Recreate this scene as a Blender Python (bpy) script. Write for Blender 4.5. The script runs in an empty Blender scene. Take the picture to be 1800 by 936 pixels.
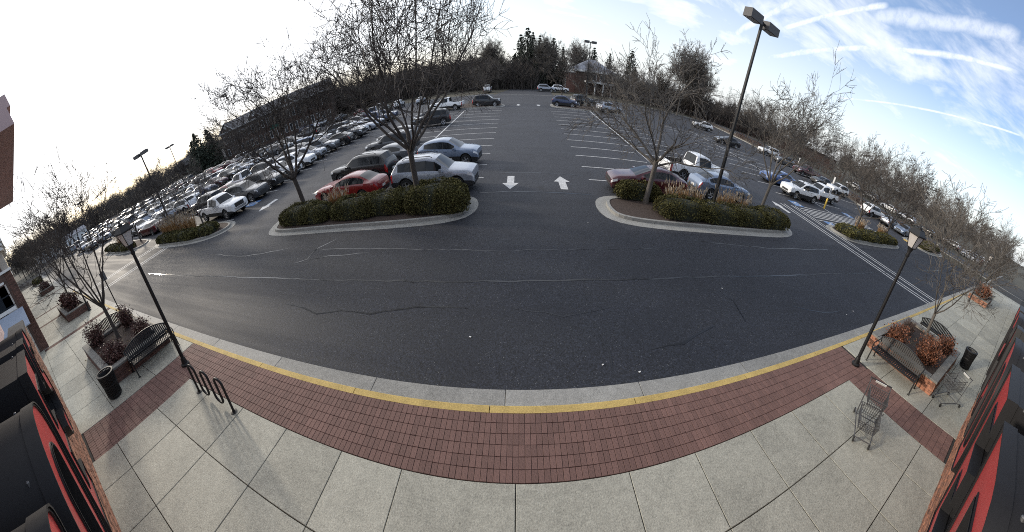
import bpy, bmesh, math, random
import numpy as np
from math import sin, cos, tan, pi, radians, sqrt, atan2, hypot
from mathutils import Vector, Matrix

SC = bpy.context.scene
COL = SC.collection

# ------------------------------------------------------------------ camera
# 180 degree wall camera: central cylindrical projection, pitched down, 5.15 m above the pavement
HC = 5.147
cam_d = bpy.data.cameras.new("camera")
cam_d.type = 'PANO'
cam_d.panorama_type = 'CENTRAL_CYLINDRICAL'
cam_d.central_cylindrical_range_u_min = -908.75 / 567.3
cam_d.central_cylindrical_range_u_max = (1800 - 908.75) / 567.3
cam_d.central_cylindrical_range_v_min = (465.99 - 936) / 622.7
cam_d.central_cylindrical_range_v_max = 465.99 / 622.7
cam_d.central_cylindrical_radius = 1.0
cam_d.clip_start = 0.02
cam_d.clip_end = 5000
cam = bpy.data.objects.new("camera", cam_d)
COL.objects.link(cam)
cam.location = (0, 0, HC)
cam.rotation_euler = (radians(90) - 0.5103, 0, 0.0071)
SC.camera = cam

# ------------------------------------------------------------------ light
SUN_AZ, SUN_EL = radians(-70.0), radians(16.0)      # azimuth from +Y towards +X
SUN_DIR = Vector((sin(SUN_AZ) * cos(SUN_EL), cos(SUN_AZ) * cos(SUN_EL), sin(SUN_EL)))
sun_d = bpy.data.lights.new("sun", 'SUN')
sun_d.energy = 2.0
sun_d.angle = radians(5.0)
sun_d.color = (1.0, 0.89, 0.74)
sun = bpy.data.objects.new("sun", sun_d)
COL.objects.link(sun)
sun.rotation_euler = SUN_DIR.to_track_quat('Z', 'Y').to_euler()
sun.location = (0, 0, 60)

SC.view_settings.view_transform = 'Standard'
SC.view_settings.look = 'None'
SC.view_settings.exposure = 0.56
SC.view_settings.gamma = 1.0
SC.view_settings.use_curve_mapping = False
SC.cycles.use_denoising = False
SC.cycles.filter_width = 1.0
SC.cycles.max_bounces = 5
SC.cycles.diffuse_bounces = 2
SC.cycles.glossy_bounces = 2
SC.cycles.transmission_bounces = 3
SC.cycles.transparent_max_bounces = 6
SC.cycles.caustics_reflective = False
SC.cycles.caustics_refractive = False

# ------------------------------------------------------------------ sky
world = bpy.data.worlds.new("World")
SC.world = world
world.use_nodes = True
wn, wl = world.node_tree.nodes, world.node_tree.links
wn.clear()


class NB:
    """tiny node-building helper"""
    def __init__(s, tree):
        s.n, s.l = tree.nodes, tree.links

    def put(s, sock, v):
        if hasattr(v, 'is_output') or isinstance(v, bpy.types.NodeSocket):
            s.l.new(v, sock)
        else:
            sock.default_value = v

    def math(s, op, a, b=None, c=None, clamp=False):
        nd = s.n.new('ShaderNodeMath'); nd.operation = op; nd.use_clamp = clamp
        for k, v in enumerate((a, b, c)):
            if v is not None: s.put(nd.inputs[k], v)
        return nd.outputs[0]

    def vmath(s, op, a, b=None):
        nd = s.n.new('ShaderNodeVectorMath'); nd.operation = op
        s.put(nd.inputs[0], a)
        if b is not None: s.put(nd.inputs[1], b)
        return nd.outputs['Value'] if op in ('DOT_PRODUCT', 'LENGTH') else nd.outputs[0]

    def smooth(s, v, a, b, lo=0.0, hi=1.0):
        nd = s.n.new('ShaderNodeMapRange'); nd.interpolation_type = 'SMOOTHSTEP'
        s.put(nd.inputs[0], v)
        for k, x in ((1, a), (2, b), (3, lo), (4, hi)): nd.inputs[k].default_value = x
        return nd.outputs[0]

    def noise(s, vec, scale, detail=4, rough=.55, dist=0.0):
        nd = s.n.new('ShaderNodeTexNoise')
        s.put(nd.inputs['Vector'], vec)
        nd.inputs['Scale'].default_value = scale; nd.inputs['Detail'].default_value = detail
        nd.inputs['Roughness'].default_value = rough; nd.inputs['Distortion'].default_value = dist
        return nd.outputs[0]

    def mix(s, f, a, b, blend='MIX'):
        nd = s.n.new('ShaderNodeMix'); nd.data_type = 'RGBA'; nd.blend_type = blend
        s.put(nd.inputs[0], f); s.put(nd.inputs[6], a); s.put(nd.inputs[7], b)
        return nd.outputs[2]

    def mapping(s, vec, scale=(1, 1, 1), rot=(0, 0, 0)):
        nd = s.n.new('ShaderNodeMapping'); s.put(nd.inputs[0], vec)
        nd.inputs['Scale'].default_value = scale; nd.inputs['Rotation'].default_value = rot
        return nd.outputs[0]


W = NB(world.node_tree)
sky = wn.new('ShaderNodeTexSky')
sky.sky_type = 'NISHITA'
sky.sun_disc = False
sky.sun_elevation = SUN_EL
sky.sun_rotation = SUN_AZ
sky.altitude = 60
sky.air_density = 1.0
sky.dust_density = 1.2
sky.ozone_density = 1.6
tc = wn.new('ShaderNodeTexCoord')
D = W.vmath('NORMALIZE', tc.outputs['Generated'])
sep = wn.new('ShaderNodeSeparateXYZ'); wl.new(D, sep.inputs[0])
zz = W.math('MAXIMUM', sep.outputs[2], 0.03)
# flat cloud layer: direction projected on a plane overhead
comb = wn.new('ShaderNodeCombineXYZ')
wl.new(W.math('DIVIDE', sep.outputs[0], W.math('ADD', zz, 0.12)), comb.inputs[0])
wl.new(W.math('DIVIDE', sep.outputs[1], W.math('ADD', zz, 0.12)), comb.inputs[1])
P = comb.outputs[0]
ang = W.vmath('DOT_PRODUCT', D, tuple(SUN_DIR))
veil_sun = W.smooth(ang, 0.02, 0.80)                                     # thin bright cloud round the low sun
cirrus_a = W.noise(W.mapping(D, (2.2, 2.2, 7.0), (.25, .1, 0.5)), 1.3, 8, .62, .5)
cirrus_b = W.noise(W.mapping(P, (.9, 1.2, 1), (0, 0, 0.25)), 1.1, 7, .62, .6)
cir = W.math('ADD', W.math('MULTIPLY', cirrus_a, .6), W.math('MULTIPLY', cirrus_b, .4))
cir = W.smooth(cir, 0.40, 0.62)
low = W.smooth(sep.outputs[2], 0.36, 0.02)                                # haze thickens to the horizon
cloud = W.math('MAXIMUM', W.math('MULTIPLY', cir, .78), W.math('MULTIPLY', low, .62))
cloud = W.math('ADD', W.math('MULTIPLY', cloud, .92), .08)
# condensation trails: bands along great circles, ragged at the edges
TRAILS = [
    ((0.56721, -0.23243, -0.79009), (0.67290, 0.68392, 0.28188), 0.1485, 0.0100, 0.35, 0.85),
    ((0.52268, -0.19086, -0.83089), (0.79764, 0.45354, 0.39759), 0.2087, 0.0240, 0.25, 0.62),
    ((0.46142, -0.19797, -0.86481), (0.77979, 0.55538, 0.28892), 0.3737, 0.0110, 0.30, 0.80),
    ((0.32911, -0.19562, -0.92381), (0.87423, 0.43292, 0.21978), 0.3021, 0.0042, 0.30, 0.80),
    ((0.64893, -0.26730, -0.71235), (0.56253, 0.79897, 0.21264), 0.0931, 0.0140, 0.30, 0.75),
    ((0.19478, -0.04068, -0.98000), (0.93117, 0.32162, 0.17173), 0.2217, 0.0030, 0.30, 0.45),
    ((0.11918, 0.24813, -0.96137), (0.93717, 0.29166, 0.19145), 0.1556, 0.0120, 0.20, 0.25),
]
rag = W.noise(D, 9.0, 5, .7)
rag2 = W.noise(D, 42.0, 4, .7)
for (n, mid, half, wid, soft, op) in TRAILS:
    dist = W.math('ABSOLUTE', W.math('ADD', W.vmath('DOT_PRODUCT', D, n), W.math('MULTIPLY', W.math('SUBTRACT', rag, .5), wid * 1.1)))
    band = W.smooth(dist, wid * 1.15, wid * soft * .4)
    band = W.math('MULTIPLY', band, W.smooth(rag2, .30, .60, .68, 1.0))
    along = W.smooth(W.vmath('DOT_PRODUCT', D, mid), cos(half), cos(half * .8))
    cloud = W.math('MAXIMUM', cloud, W.math('MULTIPLY', W.math('MULTIPLY', band, along), op))
cloud = W.math('MAXIMUM', cloud, W.math('MULTIPLY', veil_sun, .93))
warm = W.smooth(sep.outputs[2], 0.075, 0.0)
white = W.mix(W.math('MULTIPLY', W.math('MULTIPLY', warm, veil_sun), .8), (9.6, 9.7, 10.0, 1), (11.5, 9.6, 6.2, 1))
white = W.mix(veil_sun, (6.9, 7.1, 7.4, 1), white)
blue = W.mix(1.0, sky.outputs[0], (0.98, 1.09, 1.28, 1), 'MULTIPLY')
skycol = W.mix(cloud, blue, white)
bg = wn.new('ShaderNodeBackground')
wl.new(skycol, bg.inputs[0])
bg.inputs[1].default_value = 0.12
wo = wn.new('ShaderNodeOutputWorld')
wl.new(bg.outputs[0], wo.inputs[0])

# ------------------------------------------------------------------ materials
MATS = {}


def mat(name, col, rough=.7, metal=0.0, var=.18, nscale=3.0, fine=0.0, fscale=60.0, bump=0.0, bscale=40.0,
        coat=0.0, spec=.5, tint=0.0, alpha=None, trans=0.0, emis=None, detail=4):
    """principled material, colour varied by two noises, optional per-piece tint (random per island and per object)"""
    if name in MATS: return MATS[name]
    m = bpy.data.materials.new(name); m.use_nodes = True
    t = m.node_tree; t.nodes.clear(); B = NB(t)
    o = t.nodes.new('ShaderNodeOutputMaterial'); p = t.nodes.new('ShaderNodeBsdfPrincipled')
    t.links.new(p.outputs[0], o.inputs[0])
    co = t.nodes.new('ShaderNodeTexCoord').outputs['Object']
    c = (*col, 1)
    if var or fine or tint:
        f = None
        if var:
            f = B.math('MULTIPLY', B.math('SUBTRACT', B.noise(co, nscale, detail, .6), .5), var * 2.6)
        if fine:
            g = B.math('MULTIPLY', B.math('SUBTRACT', B.noise(co, fscale, 2, .7), .5), fine * 3.0)
            f = g if f is None else B.math('ADD', f, g)
        if tint:
            geo = t.nodes.new('ShaderNodeNewGeometry'); oi = t.nodes.new('ShaderNodeObjectInfo')
            r = B.math('FRACT', B.math('ADD', geo.outputs['Random Per Island'], oi.outputs['Random']))
            g = B.math('MULTIPLY', B.math('SUBTRACT', r, .5), tint * 2)
            f = g if f is None else B.math('ADD', f, g)
        k = B.math('MAXIMUM', B.math('ADD', f, 1.0), .12)
        vm = t.nodes.new('ShaderNodeVectorMath'); vm.operation = 'SCALE'
        vm.inputs[0].default_value = col; t.links.new(k, vm.inputs['Scale'])
        t.links.new(vm.outputs[0], p.inputs['Base Color'])
    else:
        p.inputs['Base Color'].default_value = c
    p.inputs['Roughness'].default_value = rough; p.inputs['Metallic'].default_value = metal
    p.inputs['Specular IOR Level'].default_value = spec
    p.inputs['Coat Weight'].default_value = coat; p.inputs['Coat Roughness'].default_value = .05
    p.inputs['Transmission Weight'].default_value = trans
    if alpha is not None: p.inputs['Alpha'].default_value = alpha
    if emis:
        p.inputs['Emission Color'].default_value = (*emis[:3], 1); p.inputs['Emission Strength'].default_value = emis[3]
    if bump:
        bn = t.nodes.new('ShaderNodeBump'); bn.inputs['Strength'].default_value = bump; bn.inputs['Distance'].default_value = .02
        t.links.new(B.noise(co, bscale, 4, .65), bn.inputs['Height']); t.links.new(bn.outputs[0], p.inputs['Normal'])
    MATS[name] = m
    return m


def asphalt_mat(name, col, fleck, stain=0.0):
    m = bpy.data.materials.new(name); m.use_nodes = True
    t = m.node_tree; t.nodes.clear(); B = NB(t)
    o = t.nodes.new('ShaderNodeOutputMaterial'); p = t.nodes.new('ShaderNodeBsdfPrincipled')
    t.links.new(p.outputs[0], o.inputs[0])
    co = t.nodes.new('ShaderNodeTexCoord').outputs['Object']
    big = B.noise(co, .16, 5, .6)
    lane = B.noise(B.mapping(co, (.05, .9, 1)), 1.0, 4, .6)          # wear streaks along the road
    agg = B.noise(co, 30, 2, .8)
    agg2 = B.noise(co, 13, 3, .75)
    wear = B.noise(co, 1.7, 6, .68, .6)
    k = B.math('ADD', B.math('MULTIPLY', big, .8), B.math('MULTIPLY', lane, .65))
    k = B.math('ADD', k, B.math('MULTIPLY', wear, .35))
    k = B.math('ADD', k, B.math('MULTIPLY', B.math('SUBTRACT', agg, .5), 5.2))
    k = B.math('ADD', k, B.math('MULTIPLY', B.math('SUBTRACT', agg2, .5), 2.4))
    k = B.math('MAXIMUM', k, .15)
    vm = t.nodes.new('ShaderNodeVectorMath'); vm.operation = 'SCALE'
    vm.inputs[0].default_value = col; t.links.new(k, vm.inputs['Scale'])
    vo = t.nodes.new('ShaderNodeTexVoronoi'); vo.inputs['Scale'].default_value = 24
    t.links.new(co, vo.inputs['Vector'])
    fl = B.math('MULTIPLY', B.smooth(vo.outputs['Distance'], .22, .12), B.smooth(B.noise(co, 11, 2, .5), .52, .62))
    colr = B.mix(B.math('MULTIPLY', fl, fleck), vm.outputs[0], (.34, .34, .33, 1))
    # old patches, tyre polish and oil drips: wear with shapes of its own
    patch = B.smooth(B.noise(co, .33, 3, .55, 1.2), .50, .56)
    colr = B.mix(B.math('MULTIPLY', patch, .30), colr, (col[0] * .55, col[1] * .55, col[2] * .58, 1))
    if stain:
        drip = B.smooth(B.noise(B.mapping(co, (.55, .33, 1)), 1.0, 4, .75, .3), .60, .68)
        colr = B.mix(B.math('MULTIPLY', drip, stain), colr, (.012, .012, .013, 1))
    t.links.new(colr, p.inputs['Base Color'])
    t.links.new(B.smooth(lane, .3, .7, .70, .82), p.inputs['Roughness'])
    bn = t.nodes.new('ShaderNodeBump'); bn.inputs['Strength'].default_value = .35; bn.inputs['Distance'].default_value = .02
    t.links.new(B.math('ADD', agg, agg2), bn.inputs['Height']); t.links.new(bn.outputs[0], p.inputs['Normal'])
    MATS[name] = m
    return m


def concrete_mat(name, col, tint=.1):
    m = bpy.data.materials.new(name); m.use_nodes = True
    t = m.node_tree; t.nodes.clear(); B = NB(t)
    o = t.nodes.new('ShaderNodeOutputMaterial'); p = t.nodes.new('ShaderNodeBsdfPrincipled')
    t.links.new(p.outputs[0], o.inputs[0])
    co = t.nodes.new('ShaderNodeTexCoord').outputs['Object']
    oi = t.nodes.new('ShaderNodeObjectInfo'); geo = t.nodes.new('ShaderNodeNewGeometry')
    r = B.math('FRACT', B.math('ADD', geo.outputs['Random Per Island'], oi.outputs['Random']))
    st = B.noise(co, .9, 6, .7, .8)
    agg = B.noise(co, 38, 2, .8)
    agg2 = B.noise(co, 9, 5, .75)
    k = B.math('ADD', B.math('MULTIPLY', B.math('SUBTRACT', st, .5), .75), 1.0)
    k = B.math('ADD', k, B.math('MULTIPLY', B.math('SUBTRACT', agg, .5), 1.5))
    k = B.math('ADD', k, B.math('MULTIPLY', B.math('SUBTRACT', agg2, .5), .9))
    k = B.math('ADD', k, B.math('MULTIPLY', B.math('SUBTRACT', r, .5), tint * 2))
    vm = t.nodes.new('ShaderNodeVectorMath'); vm.operation = 'SCALE'
    vm.inputs[0].default_value = col; t.links.new(k, vm.inputs['Scale'])
    vo = t.nodes.new('ShaderNodeTexVoronoi'); vo.inputs['Scale'].default_value = 20
    t.links.new(co, vo.inputs['Vector'])
    fl = B.math('MULTIPLY', B.smooth(vo.outputs['Distance'], .2, .1), B.smooth(B.noise(co, 7, 2, .5), .5, .6))
    c2 = B.mix(B.math('MULTIPLY', fl, .45), vm.outputs[0], (.62, .61, .57, 1))
    dark = B.smooth(B.noise(co, .45, 5, .65, .5), .58, .75)
    c3 = B.mix(B.math('MULTIPLY', dark, .30), c2, (.12, .12, .115, 1))
    t.links.new(c3, p.inputs['Base Color'])
    p.inputs['Roughness'].default_value = .72
    bn = t.nodes.new('ShaderNodeBump'); bn.inputs['Strength'].default_value = .25; bn.inputs['Distance'].default_value = .02
    t.links.new(B.math('ADD', agg, agg2), bn.inputs['Height']); t.links.new(bn.outputs[0], p.inputs['Normal'])
    MATS[name] = m
    return m


ASPH = asphalt_mat('asphalt', (.0165, .0190, .0270), .6)
ASPH2 = asphalt_mat('asphalt_lot', (.0285, .0310, .0395), .5, .75)
CONC = concrete_mat('concrete', (.348, .338, .280), .13)
CURB = concrete_mat('curb_concrete', (.265, .26, .24), .12)
PAVER = mat('paver_brick', (.162, .090, .074), .8, var=.28, nscale=1.1, fine=.40, fscale=40, tint=.13, bump=.2, bscale=80)
JOINT = mat('joint_sand', (.035, .033, .03), .95)
BRICK = mat('red_brick', (.27, .120, .072), .85, var=.3, nscale=6, fine=.25, tint=.6, bump=.2)
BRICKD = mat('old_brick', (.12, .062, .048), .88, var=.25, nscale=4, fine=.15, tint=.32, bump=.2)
MORTAR = mat('mortar', (.40, .36, .31), .95, fine=.1)
CAPST = mat('capstone', (.17, .165, .15), .8, var=.3, nscale=4, fine=.2, tint=.12)
YELLOW = mat('yellow_paint', (.50, .36, .12), .8, var=.32, nscale=2.6, fine=.42, fscale=35, tint=.06)
YPOST = mat('yellow_bollard_paint', (.68, .46, .07), .55, var=.1)
WPAINT = mat('road_paint_white', (.54, .54, .53), .7, var=.4, nscale=3, fine=.4, fscale=25)
BPAINT = mat('road_paint_blue', (.10, .20, .40), .7, var=.2, fine=.2, fscale=25)
TAR = mat('tar_seal', (.009, .009, .010), .16, var=.2, nscale=5)
BLACK = mat('black_metal', (.012, .012, .013), .5, spec=.35, var=.15, nscale=8)
BLACKR = mat('black_returns', (.008, .0075, .009), .6, var=.2, nscale=5, fine=.25, fscale=90)
RED = mat('red_acrylic', (.42, .040, .038), .4, var=.3, nscale=2, fine=.06)
STEEL = mat('galvanised_steel', (.55, .55, .55), .35, 1.0, var=.1)
GREYM = mat('grey_metal', (.15, .15, .155), .5, .5, var=.1)
WIRE = mat('dark_wire', (.10, .10, .105), .45, .4, var=.1)
PLASR = mat('red_plastic', (.42, .03, .04), .45, var=.05)
PLASW = mat('white_plastic', (.70, .70, .68), .5, var=.05)
RUBBER = mat('rubber', (.018, .018, .018), .85, var=.15)
ALLOY = mat('alloy_rim', (.55, .56, .58), .32, .9, var=.05)
CHROME = mat('chrome', (.75, .75, .76), .15, 1.0, var=0)
GLASSD = mat('car_glass', (.010, .012, .014), .05, 0, var=0, spec=.38)
PLATE = mat('licence_plate', (.7, .7, .68), .5, var=.05)
HEAD = mat('headlight_lens', (.72, .74, .76), .12, .2, var=0, spec=.8)
TAIL = mat('tail_lens', (.35, .012, .012), .15, 0, var=0, spec=.7)
PLASB = mat('black_plastic', (.022, .022, .023), .6, var=.1)
MULCH = mat('mulch', (.055, .038, .03), .95, var=.4, nscale=9, fine=.5, fscale=30, bump=.8, bscale=25)
GRASSY = mat('winter_ground', (.058, .052, .034), .95, var=.35, nscale=.06, fine=.3, fscale=2, detail=8)
BARK = mat('bark_grey', (.085, .074, .064), .9, var=.3, nscale=7, bump=.5, bscale=18)
BARKD = mat('bark_dark', (.055, .046, .04), .9, var=.3, nscale=7, bump=.4, bscale=18)
BARKR = mat('bark_red_twig', (.080, .052, .042), .9, var=.3, nscale=7)
BARKL = mat('bark_light', (.11, .098, .085), .9, var=.35, nscale=7, bump=.5, bscale=18)
HEDGE = mat('hedge_leaf', (.080, .074, .024), .8, var=.35, nscale=2.5, tint=.65, spec=.25)
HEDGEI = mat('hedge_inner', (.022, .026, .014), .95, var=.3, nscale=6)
CONIF = mat('conifer_needles', (.022, .030, .018), .8, var=.3, nscale=.6, tint=.55)
NANDI = mat('shrub_russet', (.165, .062, .03), .6, var=.3, nscale=3, tint=.65)
NANDD = mat('shrub_maroon', (.085, .035, .028), .6, var=.3, nscale=3, tint=.6)
DRYG = mat('dry_grass', (.33, .20, .085), .8, var=.25, nscale=3, tint=.45)
PLUME = mat('grass_plume', (.50, .42, .32), .85, var=.15, tint=.3)
LITTER = mat('dry_leaf_litter', (.28, .22, .12), .85, tint=.6, var=.2)
WHITEP = mat('white_trim', (.72, .72, .70), .6, var=.06)
GREYB = mat('grey_blue_awning', (.33, .38, .46), .7, var=.1)
STUCCO = mat('mauve_stucco', (.52, .38, .37), .85, var=.12, nscale=1.2, fine=.05)
WINDOW = mat('window_glass', (.02, .026, .034), .08, var=0, spec=.8)
SLATE = mat('slate_roof', (.085, .085, .095), .8, var=.2, nscale=1.5, fine=.2, fscale=6)
ROOFB = mat('grey_blue_roof', (.19, .20, .23), .7, var=.2, nscale=1.2, fine=.15, fscale=5)
BRICKF = mat('far_brick', (.095, .060, .048), .9, var=.15, nscale=.8, fine=.2, fscale=8)
STONE = mat('pale_stone_block', (.42, .40, .37), .85, var=.15, tint=.15)
LENSG = mat('frosted_lantern_glass', (.62, .58, .55), .35, var=.1, trans=.25)
LENSP = mat('lamp_lens', (.55, .54, .52), .3, var=.1)
LAMPM = mat('bronze_luminaire', (.055, .054, .058), .6, var=.1)
FARTRIM = mat('weathered_trim', (.58, .58, .57), .8, var=.1)
GREENS = mat('green_sign', (.02, .12, .09), .5, var=.1)
SIGNW = mat('white_sign', (.7, .7, .7), .5, var=.1)
BLUES = mat('blue_sign', (.05, .13, .4), .5)

PAINTS = {
    'white': (.72, .73, .74), 'silver': (.31, .335, .385), 'grey': (.13, .14, .155), 'black': (.012, .012, .014),
    'red': (.21, .012, .014), 'maroon': (.058, .005, .012), 'dark blue': (.02, .035, .09), 'blue': (.05, .10, .25),
    'steel blue': (.17, .22, .31), 'dark grey': (.05, .053, .06), 'beige': (.38, .34, .27), 'dark green': (.02, .05, .035),
}


def paint(c):
    met = .35 if c in ('silver', 'grey', 'steel blue', 'beige') else 0.0
    return mat('car_paint_' + c.replace(' ', '_'), PAINTS[c], .30, met, var=.06, nscale=2, coat=.7)


# ------------------------------------------------------------------ mesh helpers
class MB:
    def __init__(s): s.v, s.f, s.m = [], [], []

    def add(s, vs, fs, mi=0):
        b = len(s.v); s.v.extend([tuple(v) for v in vs])
        for f in fs: s.f.append(tuple(b + i for i in f)); s.m.append(mi)

    def box(s, x0, x1, y0, y1, z0, z1, mi=0):
        s.add([(x0, y0, z0), (x1, y0, z0), (x1, y1, z0), (x0, y1, z0), (x0, y0, z1), (x1, y0, z1), (x1, y1, z1), (x0, y1, z1)],
              [(3, 2, 1, 0), (4, 5, 6, 7), (0, 1, 5, 4), (1, 2, 6, 5), (2, 3, 7, 6), (3, 0, 4, 7)], mi)
        return s

    def cbox(s, x0, x1, y0, y1, z0, z1, c, mi=0):
        """box with its upper edges chamfered"""
        v = [(x0, y0, z0), (x1, y0, z0), (x1, y1, z0), (x0, y1, z0),
             (x0, y0, z1 - c), (x1, y0, z1 - c), (x1, y1, z1 - c), (x0, y1, z1 - c),
             (x0 + c, y0 + c, z1), (x1 - c, y0 + c, z1), (x1 - c, y1 - c, z1), (x0 + c, y1 - c, z1)]
        f = [(3, 2, 1, 0), (8, 9, 10, 11)]
        for k in range(4):
            j = (k + 1) % 4
            f += [(k, j, 4 + j, 4 + k), (4 + k, 4 + j, 8 + j, 8 + k)]
        s.add(v, f, mi)
        return s

    def obox(s, c, sz, rz=0.0, rx=0.0, ry=0.0, mi=0):
        M = Matrix.Rotation(rz, 3, 'Z') @ Matrix.Rotation(ry, 3, 'Y') @ Matrix.Rotation(rx, 3, 'X')
        h = [x / 2 for x in sz]
        vs = []
        for k in ((-1, -1, -1), (1, -1, -1), (1, 1, -1), (-1, 1, -1), (-1, -1, 1), (1, -1, 1), (1, 1, 1), (-1, 1, 1)):
            vs.append(Vector(c) + M @ Vector((k[0] * h[0], k[1] * h[1], k[2] * h[2])))
        s.add(vs, [(3, 2, 1, 0), (4, 5, 6, 7), (0, 1, 5, 4), (1, 2, 6, 5), (2, 3, 7, 6), (3, 0, 4, 7)], mi)
        return s

    def tube(s, pts, rad, n=6, cap=True, mi=0, closed=False):
        pts = [Vector(p) for p in pts]; N = len(pts)
        if not hasattr(rad, '__len__'): rad = [rad] * N
        rings = []; up = None
        for i, p in enumerate(pts):
            if closed: t = pts[(i + 1) % N] - pts[i - 1]
            else: t = pts[min(i + 1, N - 1)] - pts[max(i - 1, 0)]
            if t.length < 1e-9: t = Vector((0, 0, 1))
            t.normalize()
            if up is None:
                up = Vector((0, 0, 1)) if abs(t.z) < .9 else Vector((1, 0, 0))
            a = t.cross(up)
            if a.length < 1e-6: a = t.cross(Vector((0, 1, 0)))
            a.normalize(); b = t.cross(a); b.normalize(); up = -b
            rings.append([p + (a * cos(2 * pi * k / n) + b * sin(2 * pi * k / n)) * rad[i] for k in range(n)])
        vs = [v for r in rings for v in r]; fs = []
        for i in range(N if closed else N - 1):
            j = (i + 1) % N
            for k in range(n):
                l = (k + 1) % n
                fs.append((i * n + k, j * n + k, j * n + l, i * n + l)[::-1])
        if cap and not closed:
            fs.append(tuple(range(n))[::1]); fs.append(tuple((N - 1) * n + k for k in range(n))[::-1])
        s.add(vs, fs, mi)
        return s

    def lathe(s, prof, n=16, c=(0, 0, 0), axis='z', mi=0, cap=True):
        vs = []
        for (r, h) in prof:
            for k in range(n):
                a = 2 * pi * k / n
                x, y, z = r * cos(a), r * sin(a), h
                if axis == 'y': x, y, z = r * cos(a), h, -r * sin(a)
                if axis == 'x': x, y, z = h, r * cos(a), r * sin(a)
                vs.append((c[0] + x, c[1] + y, c[2] + z))
        fs = []
        for i in range(len(prof) - 1):
            for k in range(n):
                l = (k + 1) % n
                fs.append((i * n + k, i * n + l, (i + 1) * n + l, (i + 1) * n + k))
        if cap and prof[0][0] > 1e-6: fs.append(tuple(range(n))[::-1])
        if cap and prof[-1][0] > 1e-6: fs.append(tuple((len(prof) - 1) * n + k for k in range(n)))
        s.add(vs, fs, mi)
        return s

    def prism(s, poly, z0, z1, mi=0):
        n = len(poly)
        vs = [(x, y, z0) for x, y in poly] + [(x, y, z1) for x, y in poly]
        fs = [tuple(range(n))[::-1], tuple(range(n, 2 * n))]
        for k in range(n): fs.append((k, (k + 1) % n, n + (k + 1) % n, n + k))
        s.add(vs, fs, mi)
        return s

    def sheet(s, poly, z, mi=0):
        s.add([(x, y, z) for x, y in poly], [tuple(range(len(poly)))], mi)
        return s

    def mesh(s, name, mats, smooth=None):
        me = bpy.data.meshes.new(name)
        me.from_pydata(s.v, [], s.f)
        if not isinstance(mats, (list, tuple)): mats = [mats]
        for m in mats: me.materials.append(m)
        if len(mats) > 1: me.polygons.foreach_set('material_index', s.m)
        if smooth is not None:
            me.polygons.foreach_set('use_smooth', [True] * len(s.f))
            if smooth < 179: me.set_sharp_from_angle(angle=radians(smooth))
        me.update()
        return me

    def build(s, name, mats, parent=None, loc=(0, 0, 0), smooth=None):
        return ob(name, s.mesh(name, mats, smooth), parent, loc)


def ob(name, me, parent=None, loc=(0, 0, 0), rz=0.0, sc=None):
    o = bpy.data.objects.new(name, me); COL.objects.link(o)
    o.location = loc; o.rotation_euler = (0, 0, rz)
    if sc is not None: o.scale = sc if hasattr(sc, '__len__') else (sc, sc, sc)
    if parent is not None: o.parent = parent
    return o


def tag(o, label=None, cat=None, group=None, kind=None):
    if label: o['label'] = label
    if cat: o['category'] = cat
    if group: o['group'] = group
    if kind: o['kind'] = kind
    return o


def thing(name, label, cat, loc=(0, 0, 0), rz=0.0, group=None):
    o = bpy.data.objects.new(name, None); COL.objects.link(o)
    o.empty_display_size = .2; o.location = loc; o.rotation_euler = (0, 0, rz)
    return tag(o, label, cat, group)


def copy_tree(o, parent=None):
    c = o.copy(); COL.objects.link(c); c.parent = parent
    for ch in list(o.children): copy_tree(ch, c)
    return c


def lerp(a, b, t): return a + (b - a) * t

# ================================================================== SETTING
rng = random.Random(7)
ground = MB().sheet([(-900, -500), (900, -500), (900, 1200), (-900, 1200)], -.20).build('ground', GRASSY)
tag(ground, 'brown winter grass spreading beyond the parking lot', kind='structure')

lot = MB().sheet([(-150, 4.6), (50, 4.6), (50, 86), (-150, 86)], -.15).build('parking_lot', ASPH2)
tag(lot, 'dark asphalt parking lot with white stalls', kind='structure')
front = MB().sheet([(-150, 4.60), (50, 4.60), (50, 12.3), (-150, 12.3)], -.146).build('road', ASPH)
tag(front, 'worn dark asphalt fire lane in front of the store', kind='structure')
MB().sheet([(-3.4, 12.3), (4.6, 12.3), (3.9, 16.9), (-2.2, 16.9)], -.1462).build('asphalt_patch', ASPH, front)
far_road = MB().sheet([(57, -40), (67, -40), (67, 140), (57, 140)], -.15).build('access_road', ASPH2)
tag(far_road, 'grey access road beyond the right hand verge', kind='structure')
MB().sheet([(61.6, -40), (61.85, -40), (61.85, 140), (61.6, 140)], -.146).build('centre_line', YELLOW, far_road)
back_road = MB().sheet([(-6, 86), (8, 86), (9, 112), (-2, 112)], -.15).build('entrance_drive', ASPH2)
tag(back_road, 'asphalt drive leading out of the back of the lot', kind='structure')

# ---- painted stall lines, one sheet per line, shared meshes
ROWS = [16.35 + 3.05 * k for k in range(15)]


def stripe_mesh(length, width=.11):
    return MB().sheet([(0, -width / 2), (length, -width / 2), (length, width / 2), (0, width / 2)], 0).mesh('stall_line', WPAINT)


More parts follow.
